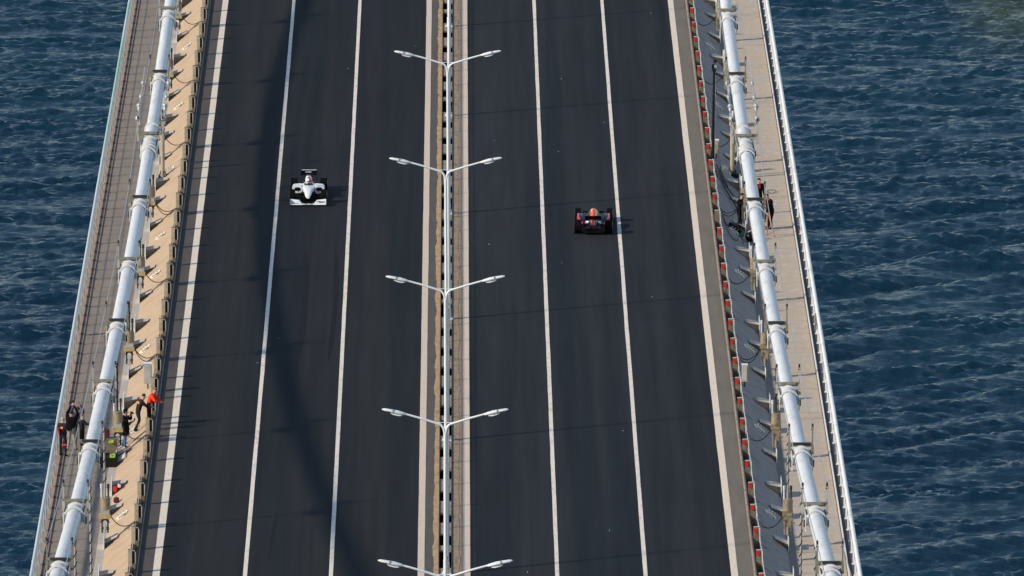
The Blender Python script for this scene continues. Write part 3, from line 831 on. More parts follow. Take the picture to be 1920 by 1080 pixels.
def race_car(name, label, loc, rz, pal):
    c = thing(name, label, 'racing car', loc, None, rz)
    B, SP, EC, FW, RW = pal['body'], pal['pod'], pal['cover'], pal['fwing'], pal['rwing']
    # tub and nose (nose towards -Y)
    obj('body', MB().loft([(-2.02,0,.36,.07,.05,2.5),(-1.85,0,.40,.13,.085,2.6),(-1.5,0,.47,.17,.12,3),(-1.1,0,.50,.21,.15,3),(-.7,0,.48,.25,.18,3.2),(-.35,0,.45,.29,.20,3.2),(.1,0,.42,.34,.20,3.4),(.5,0,.40,.36,.22,3.4),(1.0,0,.36,.30,.22,3),(1.6,0,.34,.20,.18,3),(2.05,0,.34,.10,.12,3)], 20).mesh('body', B, smooth=True), c)
    obj('cockpit_opening', MB().loft([(-.28,0,.655,.10,.012,2.2),(-.05,0,.64,.20,.03,2.4),(.2,0,.63,.22,.04,2.4),(.42,0,.64,.18,.03,2.4)], 14).mesh('cockpit_opening', 'car_black'), c)
    ec = obj('engine_cover', MB().loft([(.40,0,.72,.085,.21,2.0),(.55,0,.74,.12,.23,2.0),(.85,0,.68,.17,.26,2.4),(1.25,0,.60,.15,.24,2.3),(1.7,0,.52,.10,.18,2.2),(2.05,0,.44,.05,.10,2.2)], 18).mesh('engine_cover', EC, smooth=True), c)
    obj('air_intake', MB().loft([(.385,0,.86,.055,.06,2.4),(.43,0,.86,.07,.07,2.4)], 12).mesh('air_intake', 'car_black'), ec)
    obj('camera_bar', MB().box(-.13,.13,.46,.56,1.0,1.035).box(-.02,.02,.48,.54,.93,1.0).mesh('camera_bar', 'car_black'), ec)
    if pal.get('flash'):
        obj('cover_graphic', MB().loft([(.55,-.03,.79,.125,.22,2.3),(.85,-.04,.73,.16,.255,2.3),(1.25,-.03,.64,.145,.24,2.3),(1.6,-.02,.57,.10,.18,2.3)], 16).mesh('cover_graphic','car_yellow',smooth=True), ec)
        obj('cover_graphic', MB().loft([(.66,-.01,.82,.085,.20,2.3),(.95,-.01,.76,.12,.25,2.3),(1.35,-.01,.66,.12,.24,2.3),(1.75,.0,.55,.08,.18,2.3)], 16).mesh('cover_graphic','car_orange',smooth=True), ec)
    for q in (-1, 1):
        sp = obj('sidepod', MB().loft([(-.30,q*.53,.44,.22,.17,3.6),(-.1,q*.54,.44,.25,.20,3.6),(.4,q*.52,.41,.26,.20,3.4),(.9,q*.44,.36,.22,.17,3),(1.35,q*.32,.30,.16,.12,2.6),(1.75,q*.20,.26,.09,.08,2.4)], 18).mesh('sidepod', SP, smooth=True), c)
        obj('intake', MB().loft([(-.315,q*.52,.46,.15,.095,2.6),(-.25,q*.52,.46,.16,.10,2.6)], 14).mesh('intake', 'car_navy'), sp)
        if pal.get('trim'):
            obj('trim', MB().loft([(-.25,q*.73,.46,.05,.17,3),(.4,q*.735,.44,.055,.19,3),(1.0,q*.62,.38,.05,.16,3),(1.4,q*.46,.30,.04,.10,3)], 8).mesh('trim', pal['trim']), sp)
            obj('exhaust_panel', MB().box(-.09,.08,0,.22,0,.03, Matrix.Translation((q*.26,1.30,.50)) @ Matrix.Rotation(q*R(-35),4,'Z') @ Matrix.Rotation(R(-25),4,'X')).mesh('exhaust_panel','car_white'), sp)
        obj('mirror', MB().box(q*.40-.09,q*.40+.09,-.34,-.27,.66,.74).box(q*.30-.06,q*.30+.06,-.32,-.30,.63,.66).mesh('mirror', SP if not pal.get('trim') else 'car_black'), c)
        # barge board
        obj('barge_board', MB().prism([(-1.0,.10),(-.45,.10),(-.42,.45),(-.9,.38)], 0, q*.48-.01, q*.48+.01).mesh('barge_board','car_black'), c)
        # wheels
        for (wx, wy, wr, ww) in ((.765,-1.42,.33,.29), (.73,1.62,.33,.36)):
            t = MB().tube([(q*wx-ww/2,wy,wr),(q*wx-ww/2+.03,wy,wr),(q*wx+ww/2-.03,wy,wr),(q*wx+ww/2,wy,wr)], [wr-.035,wr,wr,wr-.035], 28)
            w = obj('wheel', t.mesh('wheel','tyre',smooth=True), c)
            obj('rim', MB().tube([(q*(wx+ww/2-.02),wy,wr),(q*(wx+ww/2+.006),wy,wr)], [.20,.17], 20).mesh('rim','rim'), w)
            obj('sidewall_band', MB().tube([(q*(wx+ww/2),wy,wr),(q*(wx+ww/2+.004),wy,wr)], [.285,.275], 24, False).mesh('sidewall_band','rim'), w)
            mb = MB()
            for dy, z0, z1 in ((-.22,.46,.42),(.18,.46,.42),(-.2,.30,.24),(.2,.30,.24)):
                mb.tube([(q*.18,wy+dy+(.1 if wy<0 else -.25),z0),(q*(wx-ww/2+.02),wy,z1)], .017, 6)
            obj('suspension_arm', mb.mesh('suspension_arm','car_black'), c)
    obj('floor', MB().prism([(-.22,-.95),(.22,-.95),(.70,-.30),(.70,1.2),(.50,1.75),(-.50,1.75),(-.70,1.2),(-.70,-.30)], 2, .05,.085).mesh('floor','car_black'), c)
    obj('diffuser', MB().box(-.48,.48,1.75,2.12,.10,.30).mesh('diffuser','car_black'), c)
    # front wing
    fw = obj('front_wing', MB().box(-.26,.26,-2.42,-2.18,.09,.105).mesh('front_wing', FW), c)
    for q in (-1, 1):
        el = MB()
        for j, (y0, z0, ch_) in enumerate(((-2.42,.09,.26),(-2.20,.14,.16),(-2.06,.20,.13))):
            xi = .26+.07*j
            el.add([(q*xi,y0,z0),(q*.88,y0+.02,z0),(q*.88,y0+ch_,z0+.085),(q*xi,y0+ch_,z0+.03),(q*xi,y0,z0-.012),(q*.88,y0+.02,z0-.012),(q*.88,y0+ch_,z0+.073),(q*xi,y0+ch_,z0+.018)],
                   [(0,1,2,3),(7,6,5,4),(0,4,5,1),(1,5,6,2),(2,6,7,3),(3,7,4,0)])
        obj('wing_flap', el.mesh('wing_flap', FW), fw)
        obj('endplate', MB().box(q*.885-.01,q*.885+.01,-2.44,-1.88,.06,.30).mesh('endplate', 'car_black'), fw)
        obj('pylon', MB().prism([(-2.36,.10),(-2.12,.10),(-1.75,.42),(-1.95,.36)], 0, q*.13-.012, q*.13+.012).mesh('pylon','car_black'), fw)
    # rear wing
    rw = obj('rear_wing', MB().prism([(2.02,.74),(2.05,.72),(2.22,.90),(2.20,.93)], 0, -.375,.375).prism([(2.10,.78),(2.12,.76),(2.27,.80),(2.27,.83)], 0, -.375,.375).mesh('rear_wing', RW), c)
    for q in (-1, 1): obj('endplate', MB().prism([(1.92,.28),(2.32,.28),(2.34,.97),(1.94,.97)], 0, q*.385-.009, q*.385+.009).mesh('endplate', 'car_black'), rw)
    obj('beam_wing', MB().box(-.37,.37,2.05,2.20,.36,.39).mesh('beam_wing','car_black'), rw)
    obj('top_flap', MB().prism([(2.215,.93),(2.235,.945),(2.225,.953),(2.205,.938)], 0, -.36,.36).mesh('top_flap', pal['topflap']), rw)
    obj('rain_light', MB().box(-.04,.04,2.13,2.15,.32,.42).mesh('rain_light','reflector_red'), c)
    return c, fw, rw
cw, fw, rw = race_car('racing_car', 'white open-wheel racing car facing the viewer in the left carriageway', (-6.72, 540.75, .001), 0,
    dict(body='car_white', pod='car_white', cover='car_white', fwing='car_white', rwing='car_black', topflap='car_white'))
# lettering on the front wing and the zigzag mark on the rear wing
t = textmesh('Tikor', .17, .35, .003, .006); t.materials.append(M['car_black'])
o = obj('lettering', t, fw, (.60, -2.20, .190)); o.rotation_euler = (R(22), 0, 0)
t = textmesh('honda', .09, .2, .003, .002); t.materials.append(M['car_black'])
o = obj('lettering', t, fw, (-.58, -2.30, .150)); o.rotation_euler = (R(22), 0, 0)
zz = MB()
pz = [(-.17,.0),(-.11,.05),(-.06,.0),(.0,.05),(.05,.0),(.11,.05),(.17,.05)]
mtz = Matrix.Translation((0,2.10,.835)) @ Matrix.Rotation(R(45),4,'X')
for (a, b), (c_, d_) in zip(pz[:-1], pz[1:]):
    zz.add([mtz @ Vector(p) for p in ((a-.012,b,.012),(a+.022,b,.012),(c_+.022,d_,.012),(c_-.012,d_,.012))], [(0,1,2,3)])
obj('emblem', zz.mesh('emblem','car_white'), rw)
race_car('racing_car', 'dark navy and orange racing car driving away in the right carriageway', (6.96, 532.95, .001), math.pi+R(-1.2),
    dict(body='car_navy', pod='car_navy', cover='car_orange', fwing='car_navy', rwing='car_black', topflap='car_black', trim='car_red', flash=True))

# ------------------------------------------------------------------ people
def cmat(name, c): 
    if name not in M: mat(name, c, 0.9, var=0.12, vscale=12)
    return name
for n_, c_ in (('cloth_grey',(.30,.28,.25)),('cloth_navy',(.005,.006,.014)),('cloth_red',(.60,.03,.02)),('cloth_orange',(.88,.045,.015)),('cloth_blue',(.02,.03,.085)),
               ('denim',(.04,.13,.30)),('hair_grey',(.35,.31,.26)),('hair_dark',(.015,.012,.01)),('hivis',(.36,.70,.015)),('beanie',(.16,.09,.06)),('cloth_white',(.7,.7,.7)),('badge_orange',(.95,.25,.02))): cmat(n_, c_)

def hand_mesh():
    mb = MB().loft([(0,0,0,.022,.03,2.5),(.03,0,0,.018,.042,2.6),(.085,0,0,.016,.044,2.8)], 10)
    for i, (z, l) in enumerate(((.033,.065),(.011,.078),(-.011,.072),(-.033,.055))):
        mb.tube([(0,.08,z),(-.006,.08+l*.5,z),(-.022,.08+l,z)], [.0095,.009,.007], 6)
    mb.tube([(0,.02,.035),(-.01,.055,.062),(-.02,.085,.068)], [.011,.010,.008], 6)
    return mb.mesh('hand', 'skin', smooth=True)
HAND = hand_mesh()
REST = dict(pelvis=(0,0,.96), belly=(0,0,1.12), chest=(0,0,1.36), neck=(0,.01,1.49), jaw=(0,-.01,1.555), head=(0,-.01,1.63), crown=(0,0,1.69),
    shL=(-.185,0,1.42), elL=(-.24,.02,1.13), wrL=(-.25,-.04,.88), shR=(.185,0,1.42), elR=(.24,.02,1.13), wrR=(.25,-.04,.88),
    hiL=(-.095,0,.92), knL=(-.11,-.01,.50), anL=(-.12,.02,.09), toL=(-.14,-.14,.035), hiR=(.095,0,.92), knR=(.11,-.01,.50), anR=(.12,.02,.09), toR=(.14,-.14,.035))
RAD = dict(pelvis=(.16,.115), belly=(.155,.11), chest=(.185,.13), neck=(.075,.075), jaw=(.07,.075), head=(.085,.10), crown=(.055,.065),
    shL=(.09,.09), elL=(.06,.06), wrL=(.036,.036), hiL=(.09,.09), knL=(.065,.065), anL=(.048,.048), toL=(.042,.03))
BONES = [('pelvis','belly','t'),('belly','chest','t'),('chest','neck','t'),('neck','jaw','s'),('jaw','head','s'),('head','crown','s'),
    ('chest','shL','t'),('shL','elL','t'),('elL','wrL','t'),('chest','shR','t'),('shR','elR','t'),('elR','wrR','t'),
    ('pelvis','hiL','l'),('hiL','knL','l'),('knL','anL','l'),('anL','toL','f'),('pelvis','hiR','l'),('hiR','knR','l'),('knR','anR','l'),('anR','toR','f')]
def person(label, loc, face, pose, top, legs, head='hair_dark', hood=False, cap=False, extras=(), group=None, bulk=1.0):
    """face: direction in degrees the figure looks, 0 = towards the viewer (-Y), 90 = towards +X"""
    P_ = dict(REST); P_.update(pose)
    names = list(P_)
    me = bpy.data.meshes.new('b')
    me.from_pydata([P_[n] for n in names], [(names.index(a), names.index(b)) for a, b, _ in BONES], [])
    o = bpy.data.objects.new('b', me); col.objects.link(o)
    sk = o.modifiers.new('s', 'SKIN'); sk.use_smooth_shade = True
    ss = o.modifiers.new('ss', 'SUBSURF'); ss.levels = 1; ss.render_levels = 1
    for i, n in enumerate(names):
        key = n if n in RAD else n[:-1]+'L'
        r = RAD[key]; k = bulk if n not in ('head','jaw','crown','neck') else 1.0
        v = me.skin_vertices[0].data[i]; v.radius = (r[0]*k, r[1]*k); v.use_root = (n == 'pelvis')
    dg = bpy.context.evaluated_depsgraph_get()
    body = bpy.data.meshes.new_from_object(o.evaluated_get(dg))
    bpy.data.objects.remove(o)
    body.name = 'body'; body.materials.clear()
    for m_ in ('skin', top, legs, 'black_cloth'): body.materials.append(M[m_])
    reg = {'s':0,'t':1,'l':2,'f':3}
    segs = [(Vector(P_[a]), Vector(P_[b]), reg[r_]) for a, b, r_ in BONES]
    for p in body.polygons:
        c = p.center; best = 9; bi = 0
        for a, b, r_ in segs:
            ab = b-a; t_ = max(0, min(1, (c-a).dot(ab)/ab.length_squared)); d = (a+ab*t_-c).length
            if d < best: best = d; bi = r_
        p.material_index = bi; p.use_smooth = True
    root = thing('person', label, 'person', loc, group, R(face))
    obj('body', body, root)
    hc = Vector(P_['head']); nk = (hc - Vector(P_['jaw'])).normalized()
    mt = Matrix.Translation(hc) @ Vector((0,0,1)).rotation_difference(nk).to_matrix().to_4x4()
    # hair or hood shell, with nose and ears on the face
    mb = MB(); n, m_ = 14, 8
    rr = .125 if hood else .100
    for i in range(m_+1):
        ph = math.pi*i/m_
        for k_ in range(n):
            t_ = 2*math.pi*k_/n
            x, y, z = math.sin(ph)*math.cos(t_), math.sin(ph)*math.sin(t_), math.cos(ph)
            keep = (y > -.25) or z > .45
            q = 1.0 if keep else .62
            if z < -.3 and not hood: q = .7
            mb.v.append(tuple(mt @ Vector((x*rr*q*.92, .012+y*rr*q*1.02, .03+z*rr*q*1.12)))); 
    for i in range(m_):
        for k_ in range(n): mb.f.append((i*n+k_, (i+1)*n+k_, (i+1)*n+(k_+1) % n, i*n+(k_+1) % n)); mb.mi.append(0)
    obj('hood' if hood else ('cap' if cap else 'hair'), mb.mesh('hair', top if hood else head, smooth=True), root)
    fc = MB().tube([mt @ Vector((0,-.095,.02)), mt @ Vector((0,-.125,-.015)), mt @ Vector((0,-.10,-.025))], [.008,.014,.01], 6)
    for q in (-1, 1): fc.ball(mt @ Vector((q*.088,0,.0)), .022, 6, 4, (.4,1,1.4))
    obj('nose_and_ears', fc.mesh('nose_and_ears','skin',smooth=True), root)
    ey = MB()
    for q in (-1, 1): ey.ball(mt @ Vector((q*.033,-.092,.022)), .010, 6, 4)
    ey.box(-.025,.025,-.100,-.092,-.052,-.045, mt)
    tag(obj('eyes_and_mouth', ey.mesh('eyes_and_mouth','hair_dark'), root), kind='stuff')
    for sd_ in 'LR':
        w = Vector(P_['wr'+sd_]); d = (w - Vector(P_['el'+sd_])).normalized()
        h = obj('hand', HAND, root); h.rotation_mode = 'QUATERNION'
        h.location = w + d*.01; h.rotation_quaternion = Vector((0,1,0)).rotation_difference(d)
    for nm, mesh in extras: obj(nm, mesh, root)
    return root

UP = dict(elL=(-.26,-.22,1.55), wrL=(-.14,-.36,1.86), elR=(.26,-.22,1.55), wrR=(.10,-.38,1.88))
cam_up = dict(elL=(-.27,-.22,1.30), wrL=(-.10,-.26,1.56), elR=(.27,-.22,1.30), wrR=(.10,-.26,1.56))
phone = lambda x, y, z: MB().box(x-.04,x+.04,y-.008,y+.008,z-.02,z+.15).mesh('phone','black')
def badge(m='badge_orange', z=1.30, y=.135):
    return MB().loft([(y-.02,0,z,.07,.055,2.2),(y+.012,0,z,.06,.045,2.2)], 10).mesh('back_emblem', m)
def stripe(m, x, z0, z1, y0=-.15, y1=.15):
    return MB().box(x-.03,x+.03,y0,y1,z0,z1).mesh('sleeve_panel', m)
TZ = WZ
person('man in black jacket and grey trousers holding a phone high above his head', (-16.27, 483.6, TZ), 175,
       dict(UP, anL=(-.2,.0,.09), toL=(-.24,-.15,.035), anR=(.16,.05,.09), toR=(.2,-.1,.035), elR=(.22,-.25,1.62), wrR=(.03,-.36,1.93), elL=(-.26,-.22,1.58), wrL=(-.08,-.36,1.93)), 'black_cloth', 'cloth_grey', bulk=1.12,
       extras=[('phone', phone(-.02,-.40,2.0))])
person('grey haired crew member with orange back badge against the left railing', (-16.60, 482.3, TZ), 160,
       dict(elL=(-.26,-.10,1.15), wrL=(-.12,-.28,1.20), elR=(.26,-.10,1.15), wrR=(.12,-.28,1.20)), 'cloth_navy', 'cloth_navy', head='hair_grey',
       extras=[('back_emblem', badge()), ('sleeve_panel', stripe('cloth_red', .13, 1.0, 1.30, .05,.17)), ('knee_panel', MB().box(-.19,.02,.03,.10,.52,.58).mesh('knee_panel','cloth_red'))])
person('crew member in dark overalls stretching both bare hands towards the left main cable', (-15.78, 483.1, TZ), 95,
       dict(elL=(-.20,-.25,1.28), wrL=(-.10,-.52,1.46), elR=(.22,-.22,1.20), wrR=(.14,-.50,1.30)), 'cloth_navy', 'black_cloth', head='beanie',
       extras=[('chest_panel', MB().box(-.12,.12,-.150,-.125,1.12,1.22).mesh('chest_panel','cloth_red'))])
person('person in dark blue sleeves with raised arms half hidden behind the man with the phone', (-16.02, 484.5, TZ), 185,
       dict(UP, wrL=(-.10,-.32,1.80), wrR=(.14,-.3,1.76)), 'cloth_blue', 'black_cloth')
person('hooded man in black coat and blue jeans photographing beside the left hanger socket', (-13.92, 483.1, -.36), 70,
       dict(cam_up, pelvis=(0,.10,.90), belly=(0,.10,1.05), chest=(0,.03,1.28), shL=(-.185,.03,1.34), shR=(.185,.03,1.34), neck=(0,0,1.43), jaw=(0,-.03,1.49), head=(0,-.04,1.58), crown=(0,-.03,1.65),
            elL=(-.27,-.18,1.20), wrL=(-.10,-.22,1.48), elR=(.27,-.18,1.20), wrR=(.10,-.22,1.48), hiL=(-.095,.10,.86), hiR=(.095,.10,.86), knL=(-.12,-.04,.48), knR=(.12,.02,.46), anL=(-.13,-.02,.09), anR=(.14,.22,.09), toR=(.15,.07,.035), toL=(-.14,-.16,.035)), 'black_cloth', 'denim', hood=True, bulk=1.15,
       extras=[('camera', MB().box(-.07,.07,-.32,-.24,1.50,1.60).tube([(0,-.32,1.55),(0,-.38,1.55)], .045, 10).mesh('camera','black')), ('coat_skirt', MB().loft([(-1.25,0,0,.20,.15,2.2),(-.95,0,-.03,.23,.19,2.2),(-.58,0,-.03,.24,.20,2.2)], 14, Matrix.Translation((0,.06,0)) @ Matrix.Rotation(R(-90),4,'X')).mesh('coat_skirt','black_cloth',smooth=True))])
person('crew member in navy overalls leaning on the left guardrail', (-13.30, 484.9, .02), 112,
       dict(pelvis=(0,.14,.86), hiL=(-.095,.14,.83), hiR=(.095,.14,.83), belly=(0,.10,1.02), chest=(0,-.02,1.24), shL=(-.185,-.02,1.28), shR=(.185,-.02,1.28), neck=(0,-.08,1.36), jaw=(0,-.12,1.41), head=(0,-.15,1.49), crown=(0,-.15,1.56),
            elL=(-.24,-.2,1.08), wrL=(-.14,-.44,1.04), elR=(.24,-.2,1.08), wrR=(.14,-.44,1.04), knL=(-.12,.10,.46), anL=(-.13,.36,.06), toL=(-.13,.22,.02), knR=(.12,.02,.46), anR=(.13,.20,.04), toR=(.13,.06,.0)), 'cloth_navy', 'cloth_navy',
       extras=[('shoulder_emblem', MB().box(-.12,.12,.08,.125,1.20,1.29).mesh('shoulder_emblem','badge_orange'))])
person('person in bright orange jacket and brown beanie leaning over the left guardrail', (-12.98, 486.1, .0), 80,
       dict(belly=(0,-.04,1.12), chest=(0,-.16,1.32), shL=(-.19,-.16,1.36), shR=(.19,-.16,1.36), neck=(0,-.22,1.44), jaw=(0,-.26,1.49), head=(0,-.30,1.57), crown=(0,-.30,1.64),
            elL=(-.30,-.34,1.14), wrL=(-.14,-.52,1.08), elR=(.30,-.34,1.14), wrR=(.14,-.52,1.08)), 'cloth_orange', 'black_cloth', head='beanie', cap=True, bulk=1.15)
person('dark haired crew member in black standing behind the right main cable', (15.02, 539.5, TZ), 20, {}, 'black_cloth', 'black_cloth',
       extras=[('collar', MB().box(-.06,.02,-.14,-.11,1.28,1.46).mesh('collar','cloth_red'))])
person('camera operator in black and red jacket bent over an orange tripod', (15.45, 535.6, TZ), -60,
       dict(pelvis=(0,.10,.94), hiL=(-.095,.10,.90), hiR=(.095,.10,.90), chest=(0,-.06,1.34), shL=(-.19,-.06,1.39), shR=(.19,-.06,1.39), neck=(0,-.10,1.46), jaw=(0,-.15,1.52), head=(0,-.18,1.60), crown=(0,-.17,1.67),
            elL=(-.26,-.26,1.14), wrL=(-.10,-.44,1.22), elR=(.26,-.26,1.14), wrR=(.10,-.44,1.22)), 'black_cloth', 'black_cloth', bulk=1.1,
       extras=[('jacket_panel', MB().box(-.21,-.10,-.22,-.10,1.05,1.38).mesh('jacket_panel','cloth_red'))])
person('photographer in black with silver camera inside the right main cable', (14.0, 535.0, -.42), 60,
       dict(cam_up, pelvis=(0,.08,.90), chest=(0,-.03,1.28), shL=(-.185,-.03,1.32), shR=(.185,-.03,1.32), neck=(0,-.06,1.41), jaw=(0,-.10,1.47), head=(0,-.12,1.56), crown=(0,-.11,1.63), hiL=(-.095,.08,.86), hiR=(.095,.08,.86),
            elL=(-.26,-.22,1.16), wrL=(-.10,-.32,1.36), elR=(.26,-.22,1.16), wrR=(.10,-.32,1.36)), 'black_cloth', 'black_cloth',
       extras=[('camera', MB().box(-.10,.10,-.46,-.32,1.28,1.44).tube([(0,-.46,1.36),(0,-.66,1.34)], .06, 10).mesh('camera','silver')),
               ('collar', MB().box(-.13,.13,-.16,-.10,1.12,1.24).mesh('collar','cloth_white'))])
# drivers
def driver(label, loc, rz, m1, m2):
    d = thing('person', label, 'person', loc, None, rz)
    obj('body', MB().loft([(-.12,0,.52,.10,.05,2.4),(.05,0,.56,.20,.09,2.6),(.22,0,.60,.19,.10,2.6),(.30,0,.66,.09,.06,2.2)], 14).mesh('body', m2, smooth=True), d)
    h = obj('helmet', MB().ball((0,.17,.78), .135, 16, 10, (.92,1.05,1)).mesh('helmet', m1, smooth=True), d)
    obj('visor', MB().ball((0,.145,.775), .128, 14, 8, (.9,1.0,.42)).mesh('visor', 'car_black', smooth=True), h)
    obj('helmet_stripe', MB().ball((0.045,.165,.80), .132, 14, 8, (.72,1.02,.95)).mesh('helmet_stripe', 'helmet_red' if m1 == 'car_white' else 'car_yellow', smooth=True), h)
driver('driver with white and red helmet sitting in the white racing car', (-6.72, 540.75, .001), 0, 'car_white', 'cloth_white')
driver('driver with dark helmet sitting in the navy racing car', (6.96, 532.95, .001), math.pi-R(1.2), 'car_navy', 'cloth_navy')

# ------------------------------------------------------------------ equipment and bags
def tripod(label, loc, m, h, rz):
    t_ = thing('tripod', label, 'tripod', loc, None, rz)
    for i in range(3):
        a = R(90+120*i)
        obj('leg', MB().tube([(.05*math.cos(a),.05*math.sin(a),h),(.40*math.cos(a),.40*math.sin(a),0)], [.035,.028], 6).mesh('leg', m), t_)
    obj('head', MB().tube([(0,0,h-.03),(0,0,h+.10)], .07, 10).mesh('head','silver'), t_)
    return t_
mat('wood_orange', (.50,.17,.045), .55, var=.12, vscale=8)
tr = tripod('wooden orange survey tripod standing on the right walkway beside the main cable', (15.27, 533.5, TZ), 'wood_orange', 1.12, 0)
vc = thing('video_camera', 'black video camera mounted on the orange tripod', 'camera', (15.27, 533.5, TZ+1.22))
obj('body', MB().box(-.08,.08,-.2,.2,0,.18).mesh('body','black'), vc); obj('lens', MB().tube([(0,-.2,.09),(0,-.36,.09)], .055, 10).mesh('lens','black'), vc)
def bag(name, label, loc, dims, m, rz=0, tilt=0, cat='bag'):
    b_ = thing(name, label, cat, loc, None, rz)
    b_.rotation_euler = (0, tilt, rz)
    w, d_, h = dims
    obj('body', MB().loft([(-d_,0,h*.5,w*.8,h*.42,3),(-d_*.7,0,h*.5,w,h*.5,3.4),(d_*.7,0,h*.5,w,h*.5,3.4),(d_,0,h*.5,w*.8,h*.42,3)], 14).mesh('body', m, smooth=True), b_)
    obj('strap', MB().tube([(0,-d_*.6,h*.95),(0,-d_*.4,h*1.25),(0,d_*.4,h*1.25),(0,d_*.6,h*.95)], .018, 6).mesh('strap','black'), b_)
    return b_
SLA = math.atan2(SZ1-SZ0, SX0-SX1)
bag('gear_bag', 'black and green tripod bag lying on the right sloping plate', (13.70, 533.2, slope_z(13.70)+.02), (.40,.30,.16), 'black_cloth', 0, SLA)
g_ = cmat('cloth_green', (.02,.22,.05))
bag('gear_bag', 'small green pouch beside the black gear bag on the right edge', (13.98, 532.6, slope_z(13.98)+.02), (.10,.2,.16), 'cloth_green', 0, SLA)
bb = thing('round_case', 'shiny black round case at the foot of the right hanger socket', 'case', (14.42, 532.3, TZ))
obj('body', MB().ball((0,0,.24), .25, 16, 10, (1,1,.95)).mesh('body','car_black',smooth=True), bb); obj('handle', MB().tube([(-.1,0,.46),(0,0,.54),(.1,0,.46)], .015, 6).mesh('handle','silver'), bb)
bag('gear_bag', 'brown bag standing under the right main cable', (14.62, 535.9, TZ), (.12,.2,.4), 'wood_orange')
bag('gear_bag', 'dark red rucksack standing on the left walkway behind the equipment crate', (-14.87, 486.2, TZ), (.17,.2,.42), cmat('cloth_maroon', (.10,.008,.015)))
bag('gear_bag', 'small dark red pouch hanging beside the lower left gusset', (-13.98, 471.6, slope_z(13.98)+.05), (.12,.15,.22), 'cloth_maroon')
bag('gear_bag', 'bright red bag tucked into a triangular gusset below the hooded man', (-14.10, 474.1, -.42), (.085,.12,.26), 'reflector_red')
bag('gear_bag', 'pink and white pouch beside the bright red bag in the gusset', (-13.92, 474.0, -.20), (.07,.10,.15), cmat('cloth_pink', (.75,.55,.62)))
cr = thing('equipment_crate', 'open black equipment crate with an olive lid on the left walkway', 'crate', (-14.53, 480.6, TZ))
obj('tray', MB().box(-.36,.34,-.6,.6,0,.06).box(-.36,-.33,-.6,.6,.06,.4).box(.31,.34,-.6,.6,.06,.4).box(-.33,.31,-.6,-.57,.06,.4).box(-.33,.31,.57,.6,.06,.4).mesh('tray','black'), cr)
obj('lid', MB().box(-.34,.32,.63,.67,.05,1.0).box(-.36,.34,.60,.70,.98,1.02).mesh('lid','post_paint_dark'), cr)
ct = MB()
for i in range(16): 
    x, y = random.uniform(-.28,.26), random.uniform(-.5,.5); ct.box(x-.05,x+.05,y-.08,y+.08,.07,random.uniform(.15,.42))
obj('contents', ct.mesh('contents','dark_steel'), cr)
def vest(label, loc, sc):
    v = thing('safety_vest', label, 'vest', loc)
    mb = MB(); n = 9
    vs = []
    for j in range(n):
        for i in range(n):
            x, y = (i/(n-1)-.5)*.42*sc, (j/(n-1)-.5)*.7*sc
            vs.append((x, y, .12*sc*(1+mnoise.noise(Vector((x*9+loc[1],y*7,loc[0])))*1.6)))
    lo = [(x,y,-.03) for x,y,z in vs]
    mb.add(vs, [(j*n+i,j*n+i+1,(j+1)*n+i+1,(j+1)*n+i) for j in range(n-1) for i in range(n-1)])
    rim_ = [i for i in range(n)]+[j*n+n-1 for j in range(1,n)]+[(n-1)*n+i for i in range(n-2,-1,-1)]+[j*n for j in range(n-2,0,-1)]
    mb.add([vs[i] for i in rim_]+[lo[i] for i in rim_], [(i,(i+1)%len(rim_),(i+1)%len(rim_)+len(rim_),i+len(rim_)) for i in range(len(rim_))])
    obj('fabric', mb.mesh('fabric','hivis',smooth=True), v)
    obj('reflective_band', MB().box(-.22*sc,.22*sc,-.03,.03,.08*sc,.20*sc).mesh('reflective_band','silver'), v)
vest('yellow-green safety vest draped over the crate lid behind the hanger socket', (-14.48, 481.25, TZ+.90), .5)
vest('yellow-green safety vest lying on top of the open crate contents', (-14.40, 480.5, TZ+.40), .55)
ld = thing('folding_step', 'folded silver aluminium step lying on the sloping plate below the hooded man', 'ladder', (-14.02, 480.9, slope_z(14.02)+.06))
ld.rotation_euler = (0, -SLA, R(0))
for i in range(4): obj('rung', MB().box(-.26,.22,-.42+i*.28,-.30+i*.28,.02,.05).mesh('rung','white_paint'), ld)
for x in (-.26,.20): obj('side_rail', MB().box(x,x+.03,-.45,.6,0,.06).mesh('side_rail','silver'), ld)
def cabinet(label, loc, dims, m, cat='cabinet'):
    w, d_, h = dims
    c = thing('control_cabinet', label, cat, loc)
    obj('housing', MB().box(-w/2,w/2,-d_/2,d_/2,.12,h).mesh('housing', m), c)
    obj('lid', MB().box(-w/2-.015,w/2+.015,-d_/2-.02,d_/2+.02,h+.002,h+.035).mesh('lid', 'white_paint'), c)
    obj('door', MB().box(-w/2+.03,w/2-.03,-d_/2-.014,-d_/2-.002,.18,h-.06).mesh('door', m), c)
    obj('bracket', MB().box(-.03,.03,-.03,.03,-.3,.12).box(-.08,.08,-.05,.05,.09,.12).mesh('bracket','dark_steel'), c)
cabinet('weathered grey control cabinet behind the left guardrail near the orange jacket', (-13.22, 493.4, .28), (.34,.3,1.02), 'rail_grey')
cabinet('small white control cabinet standing behind the right guardrail', (13.18, 493.6, .32), (.25,.25,.85), 'gusset_paint')
cabinet('cream junction box beside the thin black mast on the right edge', (13.20, 550.3, .30), (.24,.25,.78), 'post_beige')
